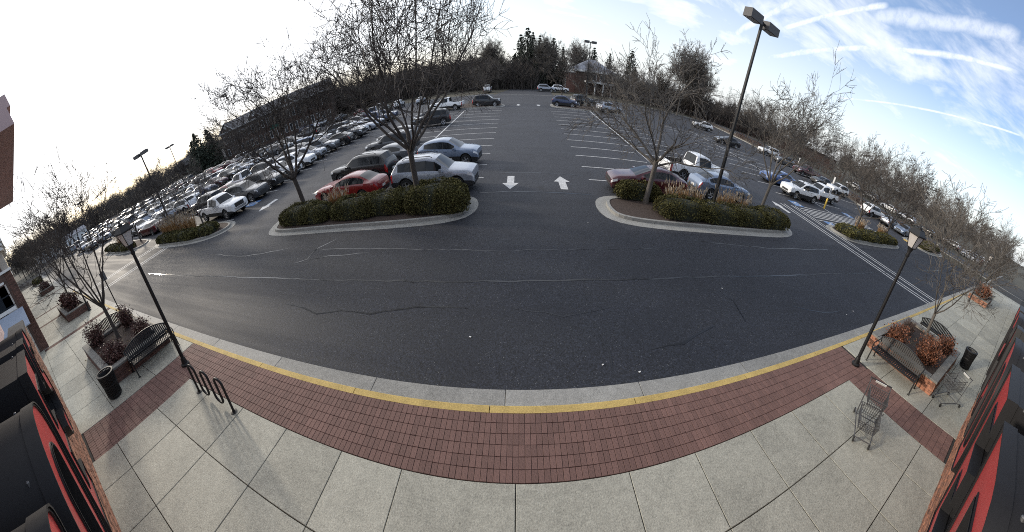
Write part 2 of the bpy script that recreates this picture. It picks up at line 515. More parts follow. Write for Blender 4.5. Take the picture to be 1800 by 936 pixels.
sm6 = stripe_mesh(6.0)
YS = [19.3, 22.25, 25.45, 28.5, 31.5, 34.55, 37.6, 40.8, 44.0, 47.2, 50.4, 53.6, 56.7]
for y in YS:
    ob('stall_line', sm6, lot, (4.25 + (y - 19) * .018, y, -.144))
    ob('stall_line', sm6, lot, (10.75 + (y - 19) * .012, y, -.144))
    ob('stall_line', sm6, lot, (-2.15 - (y - 19) * .016 - 6.0, y, -.144))
    ob('stall_line', sm6, lot, (-8.5 - (y - 19) * .008 - 6.0, y, -.144))
for (x0, y0, x1, y1) in ((10.55, 19.0, 11.75, 58.2), (-8.3, 20.0, -8.75, 56.8)):
    a = .075
    MB().sheet([(x0 - a, y0), (x0 + a, y0), (x1 + a, y1), (x1 - a, y1)], -.143).build('row_divider_line', WPAINT, lot)
MODX = [-20.4, -26.5, -39.2, -45.3, -58.2, -64.3, -77.2, -83.3]     # left ends get stalls running -6 m
for x in MODX:
    for k in range(16):
        ob('stall_line', sm6, lot, (x - 6.0, 13.2 + 3.05 * k + (3 if x > -30 else 0), -.144))
for y in [14.2 + 3.05 * k for k in range(14)]:
    ob('stall_line', sm6, lot, (23.4, y, -.144)); ob('stall_line', sm6, lot, (29.7, y, -.144)); ob('stall_line', sm6, lot, (43.6, y, -.144))
MB().sheet([(29.5, 17.5), (29.65, 17.5), (29.65, 56), (29.5, 56)], -.143).build('row_divider_line', WPAINT, lot)


def arrow_mesh(L=2.4, W=.95, sw=.42, hl=1.05):
    v = [(-sw / 2, 0), (sw / 2, 0), (sw / 2, L - hl), (W / 2, L - hl), (0, L), (-W / 2, L - hl), (-sw / 2, L - hl)]
    m = MB(); m.add([(x, y - L / 2, 0) for x, y in v], [(0, 1, 2, 6), (5, 6, 2, 3), (5, 3, 4)])
    return m.mesh('lane_arrow', WPAINT)


AM = arrow_mesh()
for (x, y, r) in ((-.5, 18.35, pi), (2.5, 18.45, 0), (-18.3, 18.3, pi), (20.05, 18.9, 0), (-.2, 61.5, pi), (3.3, 61.5, 0)):
    ob('lane_arrow', AM, lot, (x, y, -.142), r)

# crosswalks and the hatched access aisle
for x in (21.05, 21.55, 22.55, 23.05):
    MB().sheet([(x, 4.65), (x + .13, 4.65), (x + .13 - .1, 20.0), (x - .1, 20.0)], -.1425).build('crosswalk_line', WPAINT, front)
for x in (-25.2, -25.75, -28.2, -28.75):
    MB().sheet([(x, 4.65), (x + .14, 4.65), (x + .14, 13.2), (x, 13.2)], -.1425).build('crosswalk_line', WPAINT, front)
hm = MB().sheet([(23.5, -.07), (35.4, -.07), (35.4, .07), (23.5, .07)], 0).mesh('hatch_line', WPAINT)
for y in (17.9, 18.35, 18.8, 19.25, 19.7): ob('hatch_line', hm, lot, (0, y, -.1425))


def ada_panel(x, y, rz):
    p = MB().sheet([(-.65, -.65), (.65, -.65), (.65, .65), (-.65, .65)], 0).mesh('accessible_panel', BPAINT)
    o = ob('accessible_panel', p, lot, (x, y, -.142), rz)
    m = MB()   # wheelchair figure: head, back, seat, leg and wheel arc
    hd = [(.0 + .1 * cos(a), .52 + .1 * sin(a)) for a in [2 * pi * k / 10 for k in range(10)]]
    m.sheet(hd, 0)
    m.sheet([(-.06, .40), (-.06, -.02), (.06, -.02), (.06, .40)], .0005)
    m.sheet([(.06, .10), (.06, -.02), (.34, -.02), (.34, .10)], .001)
    m.sheet([(.24, -.02), (.40, -.42), (.52, -.38), (.34, .02)], .0015)
    arc = [radians(a) for a in range(110, 345, 18)]
    for a, b in zip(arc, arc[1:]):
        m.sheet([(.30 * cos(a) - .02, .30 * sin(a) - .18), (.42 * cos(a) - .02, .42 * sin(a) - .18), (.42 * cos(b) - .02, .42 * sin(b) - .18), (.30 * cos(b) - .02, .30 * sin(b) - .18)], .002)
    m.build('wheelchair_symbol', WPAINT, o, (0, 0, .004))


# panels are 1.5 m squares painted at the stall mouths
for (x, y, r) in ((24.1, 20.9, pi / 2), (24.9, 16.6, pi / 2), (34.2, 21.2, -pi / 2), (-21.3, 19.6, -pi / 2)): ada_panel(x, y, r)

# ---- tar sealed cracks and seams (thin ribbons)


def ribbon(pts, w, z=-.1405, name='tar_seam', parent=None, jit=.05, sd=1):
    r = random.Random(sd); out = []
    for (a, b) in zip(pts, pts[1:]):
        n = max(2, int(hypot(b[0] - a[0], b[1] - a[1]) / .45))
        for k in range(n): out.append((lerp(a[0], b[0], k / n) + r.uniform(-jit, jit) * .4, lerp(a[1], b[1], k / n) + r.uniform(-jit, jit)))
    out.append(pts[-1]); vs = []; fs = []
    for i, p in enumerate(out):
        q0, q1 = out[max(0, i - 1)], out[min(len(out) - 1, i + 1)]
        dx, dy = q1[0] - q0[0], q1[1] - q0[1]; d = hypot(dx, dy) or 1
        ww = w * r.uniform(.55, 1.2) * (.35 if i in (0, len(out) - 1) else 1)
        vs += [(p[0] - dy / d * ww / 2, p[1] + dx / d * ww / 2, z), (p[0] + dy / d * ww / 2, p[1] - dx / d * ww / 2, z)]
    for i in range(len(out) - 1): fs.append((2 * i + 1, 2 * i + 3, 2 * i + 2, 2 * i))
    m = MB(); m.add(vs, fs); return m.build(name, TAR, parent or front)


ribbon([(-21.6, 8.1), (-10.6, 8.3), (-.2, 8.5), (5.7, 8.65), (22, 8.58), (38, 8.5)], .075, sd=2)
for k, (pts, w) in enumerate([
    ([(-8.6, 9.8), (-7.6, 10.1), (-5.8, 10.3)], .06), ([(-9.1, 9.5), (-8.6, 9.85), (-8.7, 10.7), (-8.1, 11.6)], .06),
    ([(-8.7, 10.75), (-5, 10.6), (-.7, 10.4), (4.1, 10.6), (5.7, 10.8)], .04),
    ([(-7.5, 6.8), (-6.6, 6.75), (-6.0, 6.55), (-5.2, 6.8), (-4.2, 6.75), (-2.9, 7.15), (-1.4, 7.2)], .06),
    ([(3.2, 5.5), (4.2, 5.62), (4.8, 5.85), (5.5, 6.1)], .07), ([(6.7, 7.85), (6.9, 7.2), (6.7, 6.1)], .06),
    ([(12.8, 7.5), (12.9, 6.5), (13.2, 5.6)], .05), ([(9.4, 6.5), (10.6, 5.9), (11.8, 5.8)], .05), ([(2.1, 5.0), (2.15, 5.6), (2.0, 6.2)], .05),
    ([(-.2, 7.2), (1.2, 6.9), (2.6, 7.2)], .035), ([(-2.2, 16.6), (.5, 16.75), (4.0, 16.55)], .06), ([(7, 11.6), (12, 11.2), (18, 11.5)], .045),
    ([(-16, 10.5), (-13, 10.2), (-10.5, 10.9)], .045), ([(4, 21.7), (7.5, 21.3), (9, 23)], .03), ([(-1.2, 20.2), (1, 20.3), (4.0, 20.05)], .03)]):
    ribbon(pts, w, sd=10 + k)
# darker patch stains on the fire lane, small bits of litter
litter = MB()
for (x, y) in ((1.9, 5.2), (2.7, 4.9), (12.6, 5.6), (3.0, 12.9), (-4.2, 12.2), (-3.1, 14.9), (6.9, 7.9), (11.9, 5.5), (-1.2, 6.1)):
    s = rng.uniform(.03, .06); a = rng.uniform(0, 3)
    litter.obox((x, y, -.135), (s, s * .7, .012), a)
tag(litter.build('litter', PLASW), 'scraps of pale litter lying on the asphalt', kind='stuff')

# ---- pavement: brick paving field, concrete slabs, kerb and gutter, every piece separate
side = MB().box(-80, 80, -6, 4.02, -.21, -.035).build('sidewalk', JOINT)
tag(side, 'concrete pavement in front of the store', kind='structure')
pav = MB().box(-9.56, 9.46, 2.86, 4.02, -.0349, -.018).box(-9.56, -8.14, -.62, 2.86, -.0349, -.018).box(8.22, 9.46, -.62, 2.86, -.0349, -.018).build('brick_paving', JOINT)
tag(pav, 'red brick paving band along the kerb', kind='structure')
cells = []
PX, PY = .1016, .1935
for j in range(6):
    y = 2.863 + PY * j
    for i in range(int(18.98 / PX)): cells.append((-9.54 + PX * i, y))
for j in range(17):
    y = 2.863 - PY * (j + 1)
    for i in range(14): cells.append((-9.54 + PX * i, y))
    for i in range(12): cells.append((8.23 + PX * i, y))
cells.sort(key=lambda c: hypot(c[0], c[1]))
bmeshes = []
for k in range(3):
    g = .003
    m = MB(); m.cbox(g, PX - g, g, PY - g, -.018, 0, .004)
    bmeshes.append(m.mesh('brick', PAVER))
for (x, y) in cells[:300]:
    ob('brick', bmeshes[rng.randrange(3)], pav, (x + rng.uniform(-.0012, .0012), y + rng.uniform(-.0015, .0015), rng.uniform(-.0025, .0015)))
m = MB(); g = .003
for (x, y) in cells[300:]:
    dz = rng.uniform(-.0025, .0015); m.cbox(x + g, x + PX - g, y + g, y + PY - g, -.018 + dz, dz, .004)
tag(m.build('brick_field', PAVER, pav), kind='stuff')


def slab(x0, x1, y0, y1, parent=side, g=.007, name='slab', m=None, zt=0.0, c=.006):
    o = MB().cbox(x0 + g, x1 - g, y0 + g, y1 - g, -.036, zt, c).build(name, m or CONC, parent)
    o.location.z = rng.uniform(-.0015, .0015)
    return o


xs = [-8.14, -7.05, -5.74, -4.38, -3.05, -1.89, -.04, 1.79, 3.05, 4.38, 5.65, 6.95, 8.22]
ys = [-.62, .27, 1.63, 2.86]
for a, b in zip(xs, xs[1:]):
    for c, d in zip(ys, ys[1:]): slab(a, b, c, d)
ys2 = [-6, -.62, .72, 2.35, 4.02]
BANDS = [-19.3, -25.4, -29.7, -37.7]
x = -9.56; k = 0
while x > -60:
    nx = x - 1.28
    if any(abs(nx - b) < .75 for b in BANDS):
        b = min(BANDS, key=lambda q: abs(q - nx)); nx = b + .22
        for c, d in zip(ys2[1:], ys2[2:]): slab(nx, x, c, d)
        slab(nx, x, -6, -.62)
        m = MB()
        for i in range(4):
            for j in range(23): m.cbox(b - .21 + i * .105 + .004, b - .21 + i * .105 + .101, -.6 + j * .2 + .004, -.6 + j * .2 + .196, -.036, 0, .004)
        tag(m.build('brick_band', BRICKD, side), kind='stuff')
        slab(b - .22, b + .22, -6, -.62)
        x = b - .22
        continue
    for c, d in zip(ys2, ys2[1:]): slab(nx, x, c, d)
    x = nx
x = 9.46
while x < 48:
    nx = x + 1.9
    for c, d in zip(ys2, ys2[1:]): slab(x, nx, c, d)
    x = nx
# kerb stones (yellow painted along the fire lane) and gutter pans
kerb = MB().box(-80, 80, 4.02, 4.19, -.21, -.06).build('kerb', JOINT)
tag(kerb, 'yellow painted kerb edging the pavement', kind='structure')
jx = [-80 + 2.85 * k for k in range(60)]
jx = [v - (.35) for v in jx]
for a, b in zip(jx, jx[1:]):
    far = a < -34 or b > 36
    m = MB(); y0, y1 = 4.022, 4.195
    prof = [(y0, -.14), (y0, 0), (y1 - .035, 0), (y1, -.03), (y1 + .02, -.14)]
    n = len(prof); vs = [(a + .008, y, z) for y, z in prof] + [(b - .008, y, z) for y, z in prof]
    fs = [tuple(range(n)), tuple(range(2 * n - 1, n - 1, -1))] + [(i + n, (i + 1) % n + n, (i + 1) % n, i) for i in range(n)]
    m.add(vs, fs)
    m.build('kerbstone', CURB if far else YELLOW, kerb)
    MB().cbox(a + .29, b + .29 - .012, 4.218, 4.645, -.19, -.134, .006).build('gutter_pan', CURB, kerb)

# ---- right verge and lot kerbs
vk = MB()
vk.box(50.0, 50.3, 14, 84, -.16, 0.0); vk.box(56.7, 57, -30, 130, -.16, 0.0)
tag(vk.build('verge_kerb', CURB), 'pale concrete kerb along the right hand verge', kind='structure')
tag(MB().box(50.3, 56.7, 14, 130, -.16, -.03).build('verge', mat('verge_mulch', (.12, .085, .055), .95, var=.4, nscale=.8, fine=.4, fscale=6)), 'strip of brown mulch between the lot and the access road', kind='structure')
bk = MB().box(-150, -6.2, 86, 86.3, -.16, 0).box(8.5, 50, 86, 86.3, -.16, 0).box(-6.2, 8.5, 84.4, 84.75, -.16, -.13)
tag(bk.build('back_kerb', CURB), 'pale kerb along the back edge of the lot', kind='structure')


# ---- planted islands
def smooth_poly(pts, it=2):
    for _ in range(it):
        q = []
        for i, p in enumerate(pts):
            n = pts[(i + 1) % len(pts)]
            q += [(lerp(p[0], n[0], .25), lerp(p[1], n[1], .25)), (lerp(p[0], n[0], .75), lerp(p[1], n[1], .75))]
        pts = q
    return pts


def inset(poly, d):
    n = len(poly); out = []
    for i in range(n):
        p0, p, p1 = poly[i - 1], poly[i], poly[(i + 1) % n]
        e0 = Vector((p[0] - p0[0], p[1] - p0[1])); e1 = Vector((p1[0] - p[0], p1[1] - p[1]))
        if e0.length < 1e-6 or e1.length < 1e-6: out.append(p); continue
        e0.normalize(); e1.normalize()
        nn = Vector((-(e0.y + e1.y), e0.x + e1.x))
        if nn.length < 1e-6: nn = Vector((-e0.y, e0.x))
        nn.normalize(); k = d / max(.4, nn.dot(Vector((-e0.y, e0.x))))
        out.append((p[0] + nn.x * k, p[1] + nn.y * k))
    return out


def island(pts, label, gut=.42, it=2):
    """gutter pan ring, kerb ring, mulch bed: one thing"""
    P0 = smooth_poly(pts, it); P1 = inset(P0, gut); P2 = inset(P1, .16)
    n = len(P0)
    t = thing('planted_island', label, 'traffic island', (P0[0][0] * 0, 0, -.15), group='planted islands in the lot')

    def ring(A, za, B, zb, name, m, zc=None):
        mb = MB(); vs = [(x, y, za) for x, y in A] + [(x, y, zb) for x, y in B]
        mb.add(vs, [(i, (i + 1) % n, n + (i + 1) % n, n + i) for i in range(n)])
        if zc is not None:
            vs = [(x, y, zc) for x, y in A] + [(x, y, za) for x, y in A]
            mb.add(vs, [(i, (i + 1) % n, n + (i + 1) % n, n + i) for i in range(n)])
        return mb.build(name, m, t)

    ring(P0, .012, P1, .006, 'gutter_ring', CURB, 0.0)
    P1b = inset(P1, .002)
    ring(P1b, .14, P2, .14, 'kerb_ring', CURB, 0.0)
    mb = MB(); mb.add([(x, y, .12) for x, y in inset(P2, -.01)], [tuple(range(n))])
    mb.build('mulch_bed', MULCH, t)
    return t


island([(-13.0, 12.35), (-9, 12.42), (-5.3, 12.45), (-2.7, 12.95), (-1.9, 14.2), (-2.1, 15.9), (-3.2, 16.35), (-9, 16.1), (-12.6, 16.5), (-14.2, 16.7), (-14.3, 15.2), (-13.9, 13.2)],
       'kerbed island holding rounded hedges and two bare trees left of the centre lane')
island([(4.2, 13.1), (6.3, 12.5), (12, 12.5), (15.2, 12.75), (16.5, 13.6), (16.9, 15.2), (16.5, 16.6), (14, 16.8), (8, 16.7), (5.4, 16.75), (4.0, 16.2), (3.7, 14.5)],
       'kerbed island with mulch, long hedge and tall light pole right of the centre lane', gut=.55)
island([(-28.6, 12.2), (-24, 12.05), (-20.4, 12.5), (-18.9, 13.6), (-18.9, 15.2), (-20.5, 16.2), (-26, 16.4), (-29.4, 16.3), (-29.8, 14)],
       'kerbed island with pale plume grasses beside the white pickup truck')
island([(-44, 11.5), (-36, 11.3), (-32.6, 12.1), (-32.0, 13.8), (-34, 15.2), (-42, 15.4), (-45.4, 14)],
       'low kerbed island with grasses behind the left street lamp')
island([(23.0, 13.6), (25.3, 12.9), (31, 12.8), (34.6, 13.2), (35.6, 14.6), (34.8, 16.2), (29, 16.6), (24, 16.6), (22.6, 15.6)],
       'kerbed island with low hedge beside the hatched accessible bays')
island([(43.4, 12.6), (46, 12.0), (52, 12.2), (53.5, 15), (52, 17.5), (46, 18), (42.4, 16.6), (42.2, 14.4)],
       'far right kerbed island with yellow kerb end')
island([(-13.9, 58.2), (-9.5, 57.6), (-3.4, 57.8), (-2.4, 59.6), (-2.6, 62), (-4, 66), (-12, 67), (-14.4, 64)],
       'back island ending the left stall rows at the cross aisle')
island([(5.6, 58.4), (12.6, 57.3), (18.5, 57.6), (19.2, 60), (18, 64.4), (12, 69), (7, 68.4), (5.2, 63)],
       'back island ending the right stall rows under the distant light pole')
MB().box(0, 3.0, -.09, .09, 0, .152).build('yellow_kerb_end', YELLOW, None)
o = bpy.data.objects['yellow_kerb_end']; o.location = (42.35, 16.4, -.15); o.rotation_euler[2] = -1.2
tag(o, 'short yellow painted kerb nose of the far right island', 'kerb')

# ================================================================== STORE FRONT
store = thing('store_front', 'orange brick store wall below the large red sign letters', 'building', (0, 0, 0))
MB().box(-10.2, 10.2, -.95, -.509, 0, 3.45).build('wall_core', MORTAR, store)
MB().box(-4.6, 4.6, -3.2, -1.05, 3.46, 7.2).build('upper_wall', BRICKF, store)
MB().box(-10.3, 10.3, -1.04, -.50, 3.452, 3.56).build('ledge', PLASB, store)
bcells = []
for j in range(45):
    z = .012 + j * .0765
    if z > 3.39: break
    off = .104 if j % 2 else 0
    for i in range(-49, 49): bcells.append((i * .208 + off, z))
bcells = [c for c in bcells if 3.0 < abs(c[0]) < 9.9 or abs(c[0]) <= 3.0]
bcells.sort(key=lambda c: abs(hypot(c[0], HC - c[1] * 1.0) - 6.0) + (0 if abs(c[0]) > 4.5 else 8))
bm_ = MB().cbox(.004, .200, -.535, -.50, .0, .0675, .001).mesh('brick', BRICK)
for (x, z) in bcells[:300]: ob('brick', bm_, store, (x, rng.uniform(-.005, .007), z))
m = MB()
for (x, z) in bcells[300:]:
    d = rng.uniform(-.005, .007); m.box(x + .004, x + .2, -.535 + d, -.50 + d, z, z + .0675)
tag(m.build('brick_courses', BRICK, store), kind='stuff')

# overhanging cornice high on the left, seen at the picture edge
cor = thing('cornice', 'mauve stucco cornice jutting out high above the left end of the sign', 'cornice', (0, 0, 0))
MB().box(-10.4, -4.6, -1.2, .92, 6.72, 6.95).build('soffit_board', STUCCO, cor)
MB().box(-10.35, -4.6, -1.2, .84, 6.95, 10.5).build('fascia', STUCCO, cor)
MB().box(-10.5, -4.6, .84, .98, 6.95, 7.12).build('moulding', STUCCO, cor)
MB().box(-10.3, -4.7, -2.6, -1.2, 3.5, 10.4).build('return_wall', STUCCO, cor)


# ---- sign letters: black open channel, recessed red face
def arc(cx, cy, rx, ry, a0, a1, n=10):
    return [(cx + rx * cos(radians(lerp(a0, a1, k / n))), cy + ry * sin(radians(lerp(a0, a1, k / n)))) for k in range(n + 1)]


def stadium(w, h, inx, iny):
    r = (w - 2 * inx) / 2
    return arc(w / 2, h - iny - r, r, r, 0, 180, 26) + arc(w / 2, iny + r, r, r, 180, 360, 26)


def glyph(c, w, h, s):
    if c == 'O': return [stadium(w, h, 0, 0), stadium(w, h, s, s)[::-1]]
    if c == 'E': return [[(0, 0), (w, 0), (w, s), (s, s), (s, h / 2 - s / 2), (w * .85, h / 2 - s / 2), (w * .85, h / 2 + s / 2), (s, h / 2 + s / 2), (s, h - s), (w, h - s), (w, h), (0, h)]]
    if c == 'T': return [[(w / 2 - s / 2, 0), (w / 2 + s / 2, 0), (w / 2 + s / 2, h - s), (w, h - s), (w, h), (0, h), (0, h - s), (w / 2 - s / 2, h - s)]]
    if c == 'J':
        r = w / 2
        return [arc(r, r, r, r, 180, 360, 12) + arc(w - s / 2, h - s / 2, s / 2, s / 2, 0, 180, 8) + arc(r, r, r - s, r - s, 360, 180, 12)]
    if c == 'D':
        r = w * .62
        return [[(0, 0)] + arc(w - r, r, r, r, -90, 0, 8) + arc(w - r, h - r, r, r, 0, 90, 8) + [(0, h)],
                ([(s, s)] + arc(w - r, r, r - s, r - s, -90, 0, 8) + arc(w - r, h - r, r - s, r - s, 0, 90, 8) + [(s, h - s)])[::-1]]
    if c in 'RA' and c == 'R':
        r = w * .5; y = h * .45
        return [[(0, 0), (s, 0), (s, y), (w * .45, y), (w - s, 0), (w, 0), (w * .78, y + .02)] + arc(w - r * .8, h - r * .9, r * .8, r * .9, -50, 90, 9) + [(0, h)],
                ([(s, y + s)] + arc(w - r * .8, h - r * .9, r * .8 - s, max(.04, r * .9 - s), -90, 90, 8) + [(s, h - s)])[::-1]]
    if c == 'A':
        return [[(0, 0), (s, 0), (s + .08, h * .25), (w - s - .08, h * .25), (w - s, 0), (w, 0), (w * .64, h), (w * .36, h)],
                [(s + .11, h * .25 + s * .8), (w / 2, h - s * 1.1), (w - s - .11, h * .25 + s * .8)]]
    if c == 'S':
        r = w / 2; hh = (h - s) / 4
        outer = []
        mid = arc(r, h - s / 2 - hh, r - s / 2, hh, 20, 270, 14) + arc(r, s / 2 + hh, r - s / 2, hh, 90, -160, 14)[1:]
        L, Rr = [], []
        for i, p in enumerate(mid):
            q0, q1 = mid[max(0, i - 1)], mid[min(len(mid) - 1, i + 1)]
            dx, dy = q1[0] - q0[0], q1[1] - q0[1]; d = hypot(dx, dy)
            L.append((p[0] - dy / d * s / 2, p[1] + dx / d * s / 2)); Rr.append((p[0] + dy / d * s / 2, p[1] - dx / d * s / 2))
        return [Rr + L[::-1]]
    if c == "'": return [[(0, h * .66), (w * .6, h * .66), (w, h), (w * .1, h)]]


def area(p): return sum(p[i - 1][0] * p[i][1] - p[i][0] * p[i - 1][1] for i in range(len(p))) / 2


YF, YB = -.20, -.52


def sign_letter(c, xr, w, label, z0=3.62, h=1.0, s=.17):
    """xr = edge with the larger x (the reader's left); the letter runs towards -x"""
    t = thing('sign_letter', label, 'sign letter', (xr, 0, z0), group='red channel letters of the store sign')
    loops = glyph(c, w, h, s)
    loops = [l if (area(l) > 0) == (i == 0) else l[::-1] for i, l in enumerate(loops)]
    mb = MB(); inner = []
    for l in loops:
        n = len(l); q = inset(l, .008)
        A = [(-u, YB, v) for u, v in l]; Bv = [(-u, YF, v) for u, v in l]; Cv = [(-u, YF, v) for u, v in q]; Dv = [(-u, YF - .010, v) for u, v in q]
        mb.add(A + Bv + Cv + Dv, [(b * n + i, (b + 1) * n + i, (b + 1) * n + (i + 1) % n, b * n + (i + 1) % n) for b in range(3) for i in range(n)])
        # trim cap: lip standing 6 mm proud over the front 5 cm of the return
        o_ = inset(l, -.007)
        E0 = [(-u, YF - .055, v) for u, v in o_]; E1 = [(-u, YF + .004, v) for u, v in o_]; E2 = [(-u, YF + .004, v) for u, v in l]; E3 = [(-u, YF - .055, v) for u, v in l]
        mb.add(E3 + E0 + E1 + E2, [(b * n + i, (b + 1) * n + i, (b + 1) * n + (i + 1) % n, b * n + (i + 1) % n) for b in range(3) for i in range(n)])
        inner.append(q)
    mb.build('channel', BLACKR, t, smooth=32)
    b2 = bmesh.new(); edges = []
    for q in inner:
        vs = [b2.verts.new((-u, YF - .006, v)) for u, v in q]
        for i in range(len(vs)): edges.append(b2.edges.new((vs[i - 1], vs[i])))
    bmesh.ops.triangle_fill(b2, use_beauty=True, use_dissolve=False, edges=edges)
    for f in b2.faces:
        f.normal_update()
        if f.normal.y < 0: f.normal_flip()
    me = bpy.data.meshes.new('face'); b2.to_mesh(me); b2.free(); me.materials.append(RED)
    ob('face', me, t)
    for v in (h * .32, h * .72): MB().box(-w * .5 - .012, -w * .5 + .012, -.56, YB, v, v + .03).build('standoff', BLACK, t)
    for k in range(0, len(loops[0]), max(2, len(loops[0]) // 5)):
        u, v = loops[0][k]; MB().lathe([(.007, -.009), (.007, .006), (.004, .009)], 8, (-u, YF - .09, v), 'z').build('bolt', GREYM, t)
    return t


LW = (('J', -.42, .44, 'curled hook with a rounded top nearest on the left'), ('O', -1.03, .62, 'tall rounded ring with a slot centre'),
      ('E', -1.80, .46, 'stacked bars beyond the ring'), ("'", -2.42, .2, 'small wedge high beside the stacked bars'),
      ('S', -2.72, .56, 'curving one at the left end'))
for c, x, w, l in LW: sign_letter(c, x, w, 'red faced black sided sign letter, ' + l)
RW = (('R', 1.25, .56, 'nearest on the right with a rounded shoulder'), ('E', 1.98, .5, 'second on the right with stacked flat bars'), ('D', 2.74, .56, 'third on the right with a bowed side'),
      ('A', 3.52, .58, 'fourth on the right with slanting legs'), ('R', 4.26, .56, 'fifth on the right with one diagonal leg'), ('T', 5.0, .56, 'last on the far right with a wide top bar'))
for c, x, w, l in RW: sign_letter(c, x, w, 'red faced black sided sign letter, ' + l)
rw = thing('sign_raceway', 'long black metal raceway carrying the sign letters', 'sign frame')
MB().box(-4.0, 5.6, -1.049, -.562, 3.75, 3.95).box(-4.0, 5.6, -1.049, -.562, 4.30, 4.42).build('raceway_rail', BLACK, rw)

# ---- neighbouring shop on the left with brick pier, stone blocks, sill and shop window
nb = thing('neighbour_shop', 'brick shop front with white stone bands left of the sign', 'building', (0, 0, 0))
m = MB(); cnt = 0
MB().box(-36, -19.56, -8, -.75, 0, 9.0).build('wall', BRICKF, nb)
MB().box(-20.4, -19.62, -.80, -.28, 0, 9.0).build('pier_core', MORTAR, nb)
for j in range(64):
    z = .01 + j * .0765
    for i in range(3):
        y = -.80 + i * .175 + (.05 if j % 2 else 0)
        if i * .175 + (.05 if j % 2 else 0) > .5: continue
        m.box(-19.62, -19.585 + rng.uniform(-.003, .003), y, min(y + .168, -.27), z, z + .068)
tag(m.build('pier_bricks', BRICKD, nb), kind='stuff')
for j in range(7): MB().cbox(-19.62, -19.50, -1.5, -.90, .05 + j * .62, .62 + j * .62, .02).build('stone_block', STONE, nb)
MB().box(-20.5, -19.45, -.95, -.2, 4.92, 5.06).build('stone_sill', WHITEP, nb)
MB().box(-19.58, -19.47, -4.6, -.95, 2.85, 3.05).build('window_sill', WHITEP, nb)
MB().box(-19.57, -19.50, -4.4, -1.0, 3.05, 4.4).build('window', WINDOW, nb)
MB().box(-19.56, -19.46, -4.5, -.96, 4.4, 4.52).build('window_frame', WHITEP, nb)
m = MB(); m.add([(-19.5, -4.8, 2.8), (-19.5, -.6, 2.8), (-18.2, -.6, 2.0), (-18.2, -4.8, 2.0), (-19.5, -4.8, 2.74), (-19.5, -.6, 2.74), (-18.2, -.6, 1.94), (-18.2, -4.8, 1.94)],
                [(3, 2, 1, 0), (4, 5, 6, 7), (0, 1, 5, 4), (1, 2, 6, 5), (2, 3, 7, 6), (3, 0, 4, 7)])
m.build('awning', GREYB, nb)
for k, (d, z) in enumerate(((.20, 6.1), (.28, 6.32), (.36, 6.54))): MB().box(-36.5, -19.52 + d, -8, -.28 + d, z, z + .2).build('cornice_band', WHITEP, nb)
MB().box(-36.2, -19.35, -8, -.10, 6.76, 9.2).build('parapet', BRICKF, nb)
# shop row further left and the dark shop front on the right
sr = thing('shop_row', 'row of pale shop fronts receding along the left pavement', 'building', (0, 0, 0))
MB().box(-75, -36.6, -9, -1.1, 0, 7.2).build('wall', BRICKF, sr)
MB().box(-75, -36.6, -1.1, -.9, 3.3, 3.9).build('sign_band', WHITEP, sr)
MB().box(-75.2, -36.5, -9, -.6, 7.2, 7.6).build('cornice_band', WHITEP, sr)
for k in range(6): MB().box(-72 + k * 6, -68 + k * 6, -1.12, -1.06, .5, 2.9).build('window', WINDOW, sr)
rs = thing('dark_shop_front', 'dark metal shop front running along the right pavement', 'building', (0, 0, 0))
MB().box(10.3, 40, -7, -1.55, 0, 5.8).build('wall', PLASB, rs)
for k in range(12): MB().box(10.6 + k * 2.4, 12.7 + k * 2.4, -1.56, -1.49, .3, 2.7).build('window', WINDOW, rs)
MB().box(10.3, 40, -1.55, -1.2, 2.9, 3.3).build('sign_band', BLACK, rs)


# ================================================================== STREET FURNITURE
def lantern_lamp(loc, label, rz=0.0):
    t = thing('street_lamp', label, 'street lamp', loc, rz, 'black lantern lamps along the pavement')
    MB().lathe([(.14, 0), (.14, .05), (.10, .08), (.085, .16), (.075, .24), (.062, .27)], 14).build('base', BLACK, t, smooth=40)
    MB().lathe([(.058, .25), (.05, 3.52), (.04, 3.7)], 12).build('post', BLACK, t, smooth=60)
    MB().lathe([(.05, 3.65), (.07, 3.70), (.05, 3.76), (.09, 3.90), (.10, 3.94)], 12).build('collar', BLACK, t, smooth=40)
    m = MB(); b, tp, z0, z1 = .095, .178, 3.94, 4.32
    cs = [(1, 1), (-1, 1), (-1, -1), (1, -1)]
    for x, y in cs: m.tube([(x * b, y * b, z0), (x * tp, y * tp, z1)], .014, 4)
    for k in range(4):
        (x0, y0), (x1, y1) = cs[k], cs[(k + 1) % 4]
        m.tube([(x0 * tp, y0 * tp, z1), (x1 * tp, y1 * tp, z1)], .014, 4); m.tube([(x0 * b, y0 * b, z0), (x1 * b, y1 * b, z0)], .014, 4)
    m.build('lantern_frame', BLACK, t)
    for k in range(4):
        (x0, y0), (x1, y1) = cs[k], cs[(k + 1) % 4]
        f = .97
        mm = MB(); mm.add([(x0 * b * f, y0 * b * f, z0), (x1 * b * f, y1 * b * f, z0), (x1 * tp * f, y1 * tp * f, z1), (x0 * tp * f, y0 * tp * f, z1)], [(3, 2, 1, 0)])
        mm.build('pane', LENSG, t)
    m = MB(); r0, r1 = .215, .12
    vs = [(x * r0, y * r0, 4.32) for x, y in cs] + [(x * r0, y * r0, 4.35) for x, y in cs] + [(x * r1, y * r1, 4.49) for x, y in cs] + [(x * r1, y * r1, 4.51) for x, y in cs]
    fs = [(3, 2, 1, 0), (12, 13, 14, 15)] + [(4 * j + k, 4 * j + (k + 1) % 4, 4 * j + 4 + (k + 1) % 4, 4 * j + 4 + k) for j in range(3) for k in range(4)]
    m.add(vs, fs); m.build('lantern_cap', BLACK, t)
    MB().lathe([(.07, 4.51), (.07, 4.55), (.03, 4.58), (.025, 4.62), (.0, 4.65)], 10).build('finial', BLACK, t)
    return t


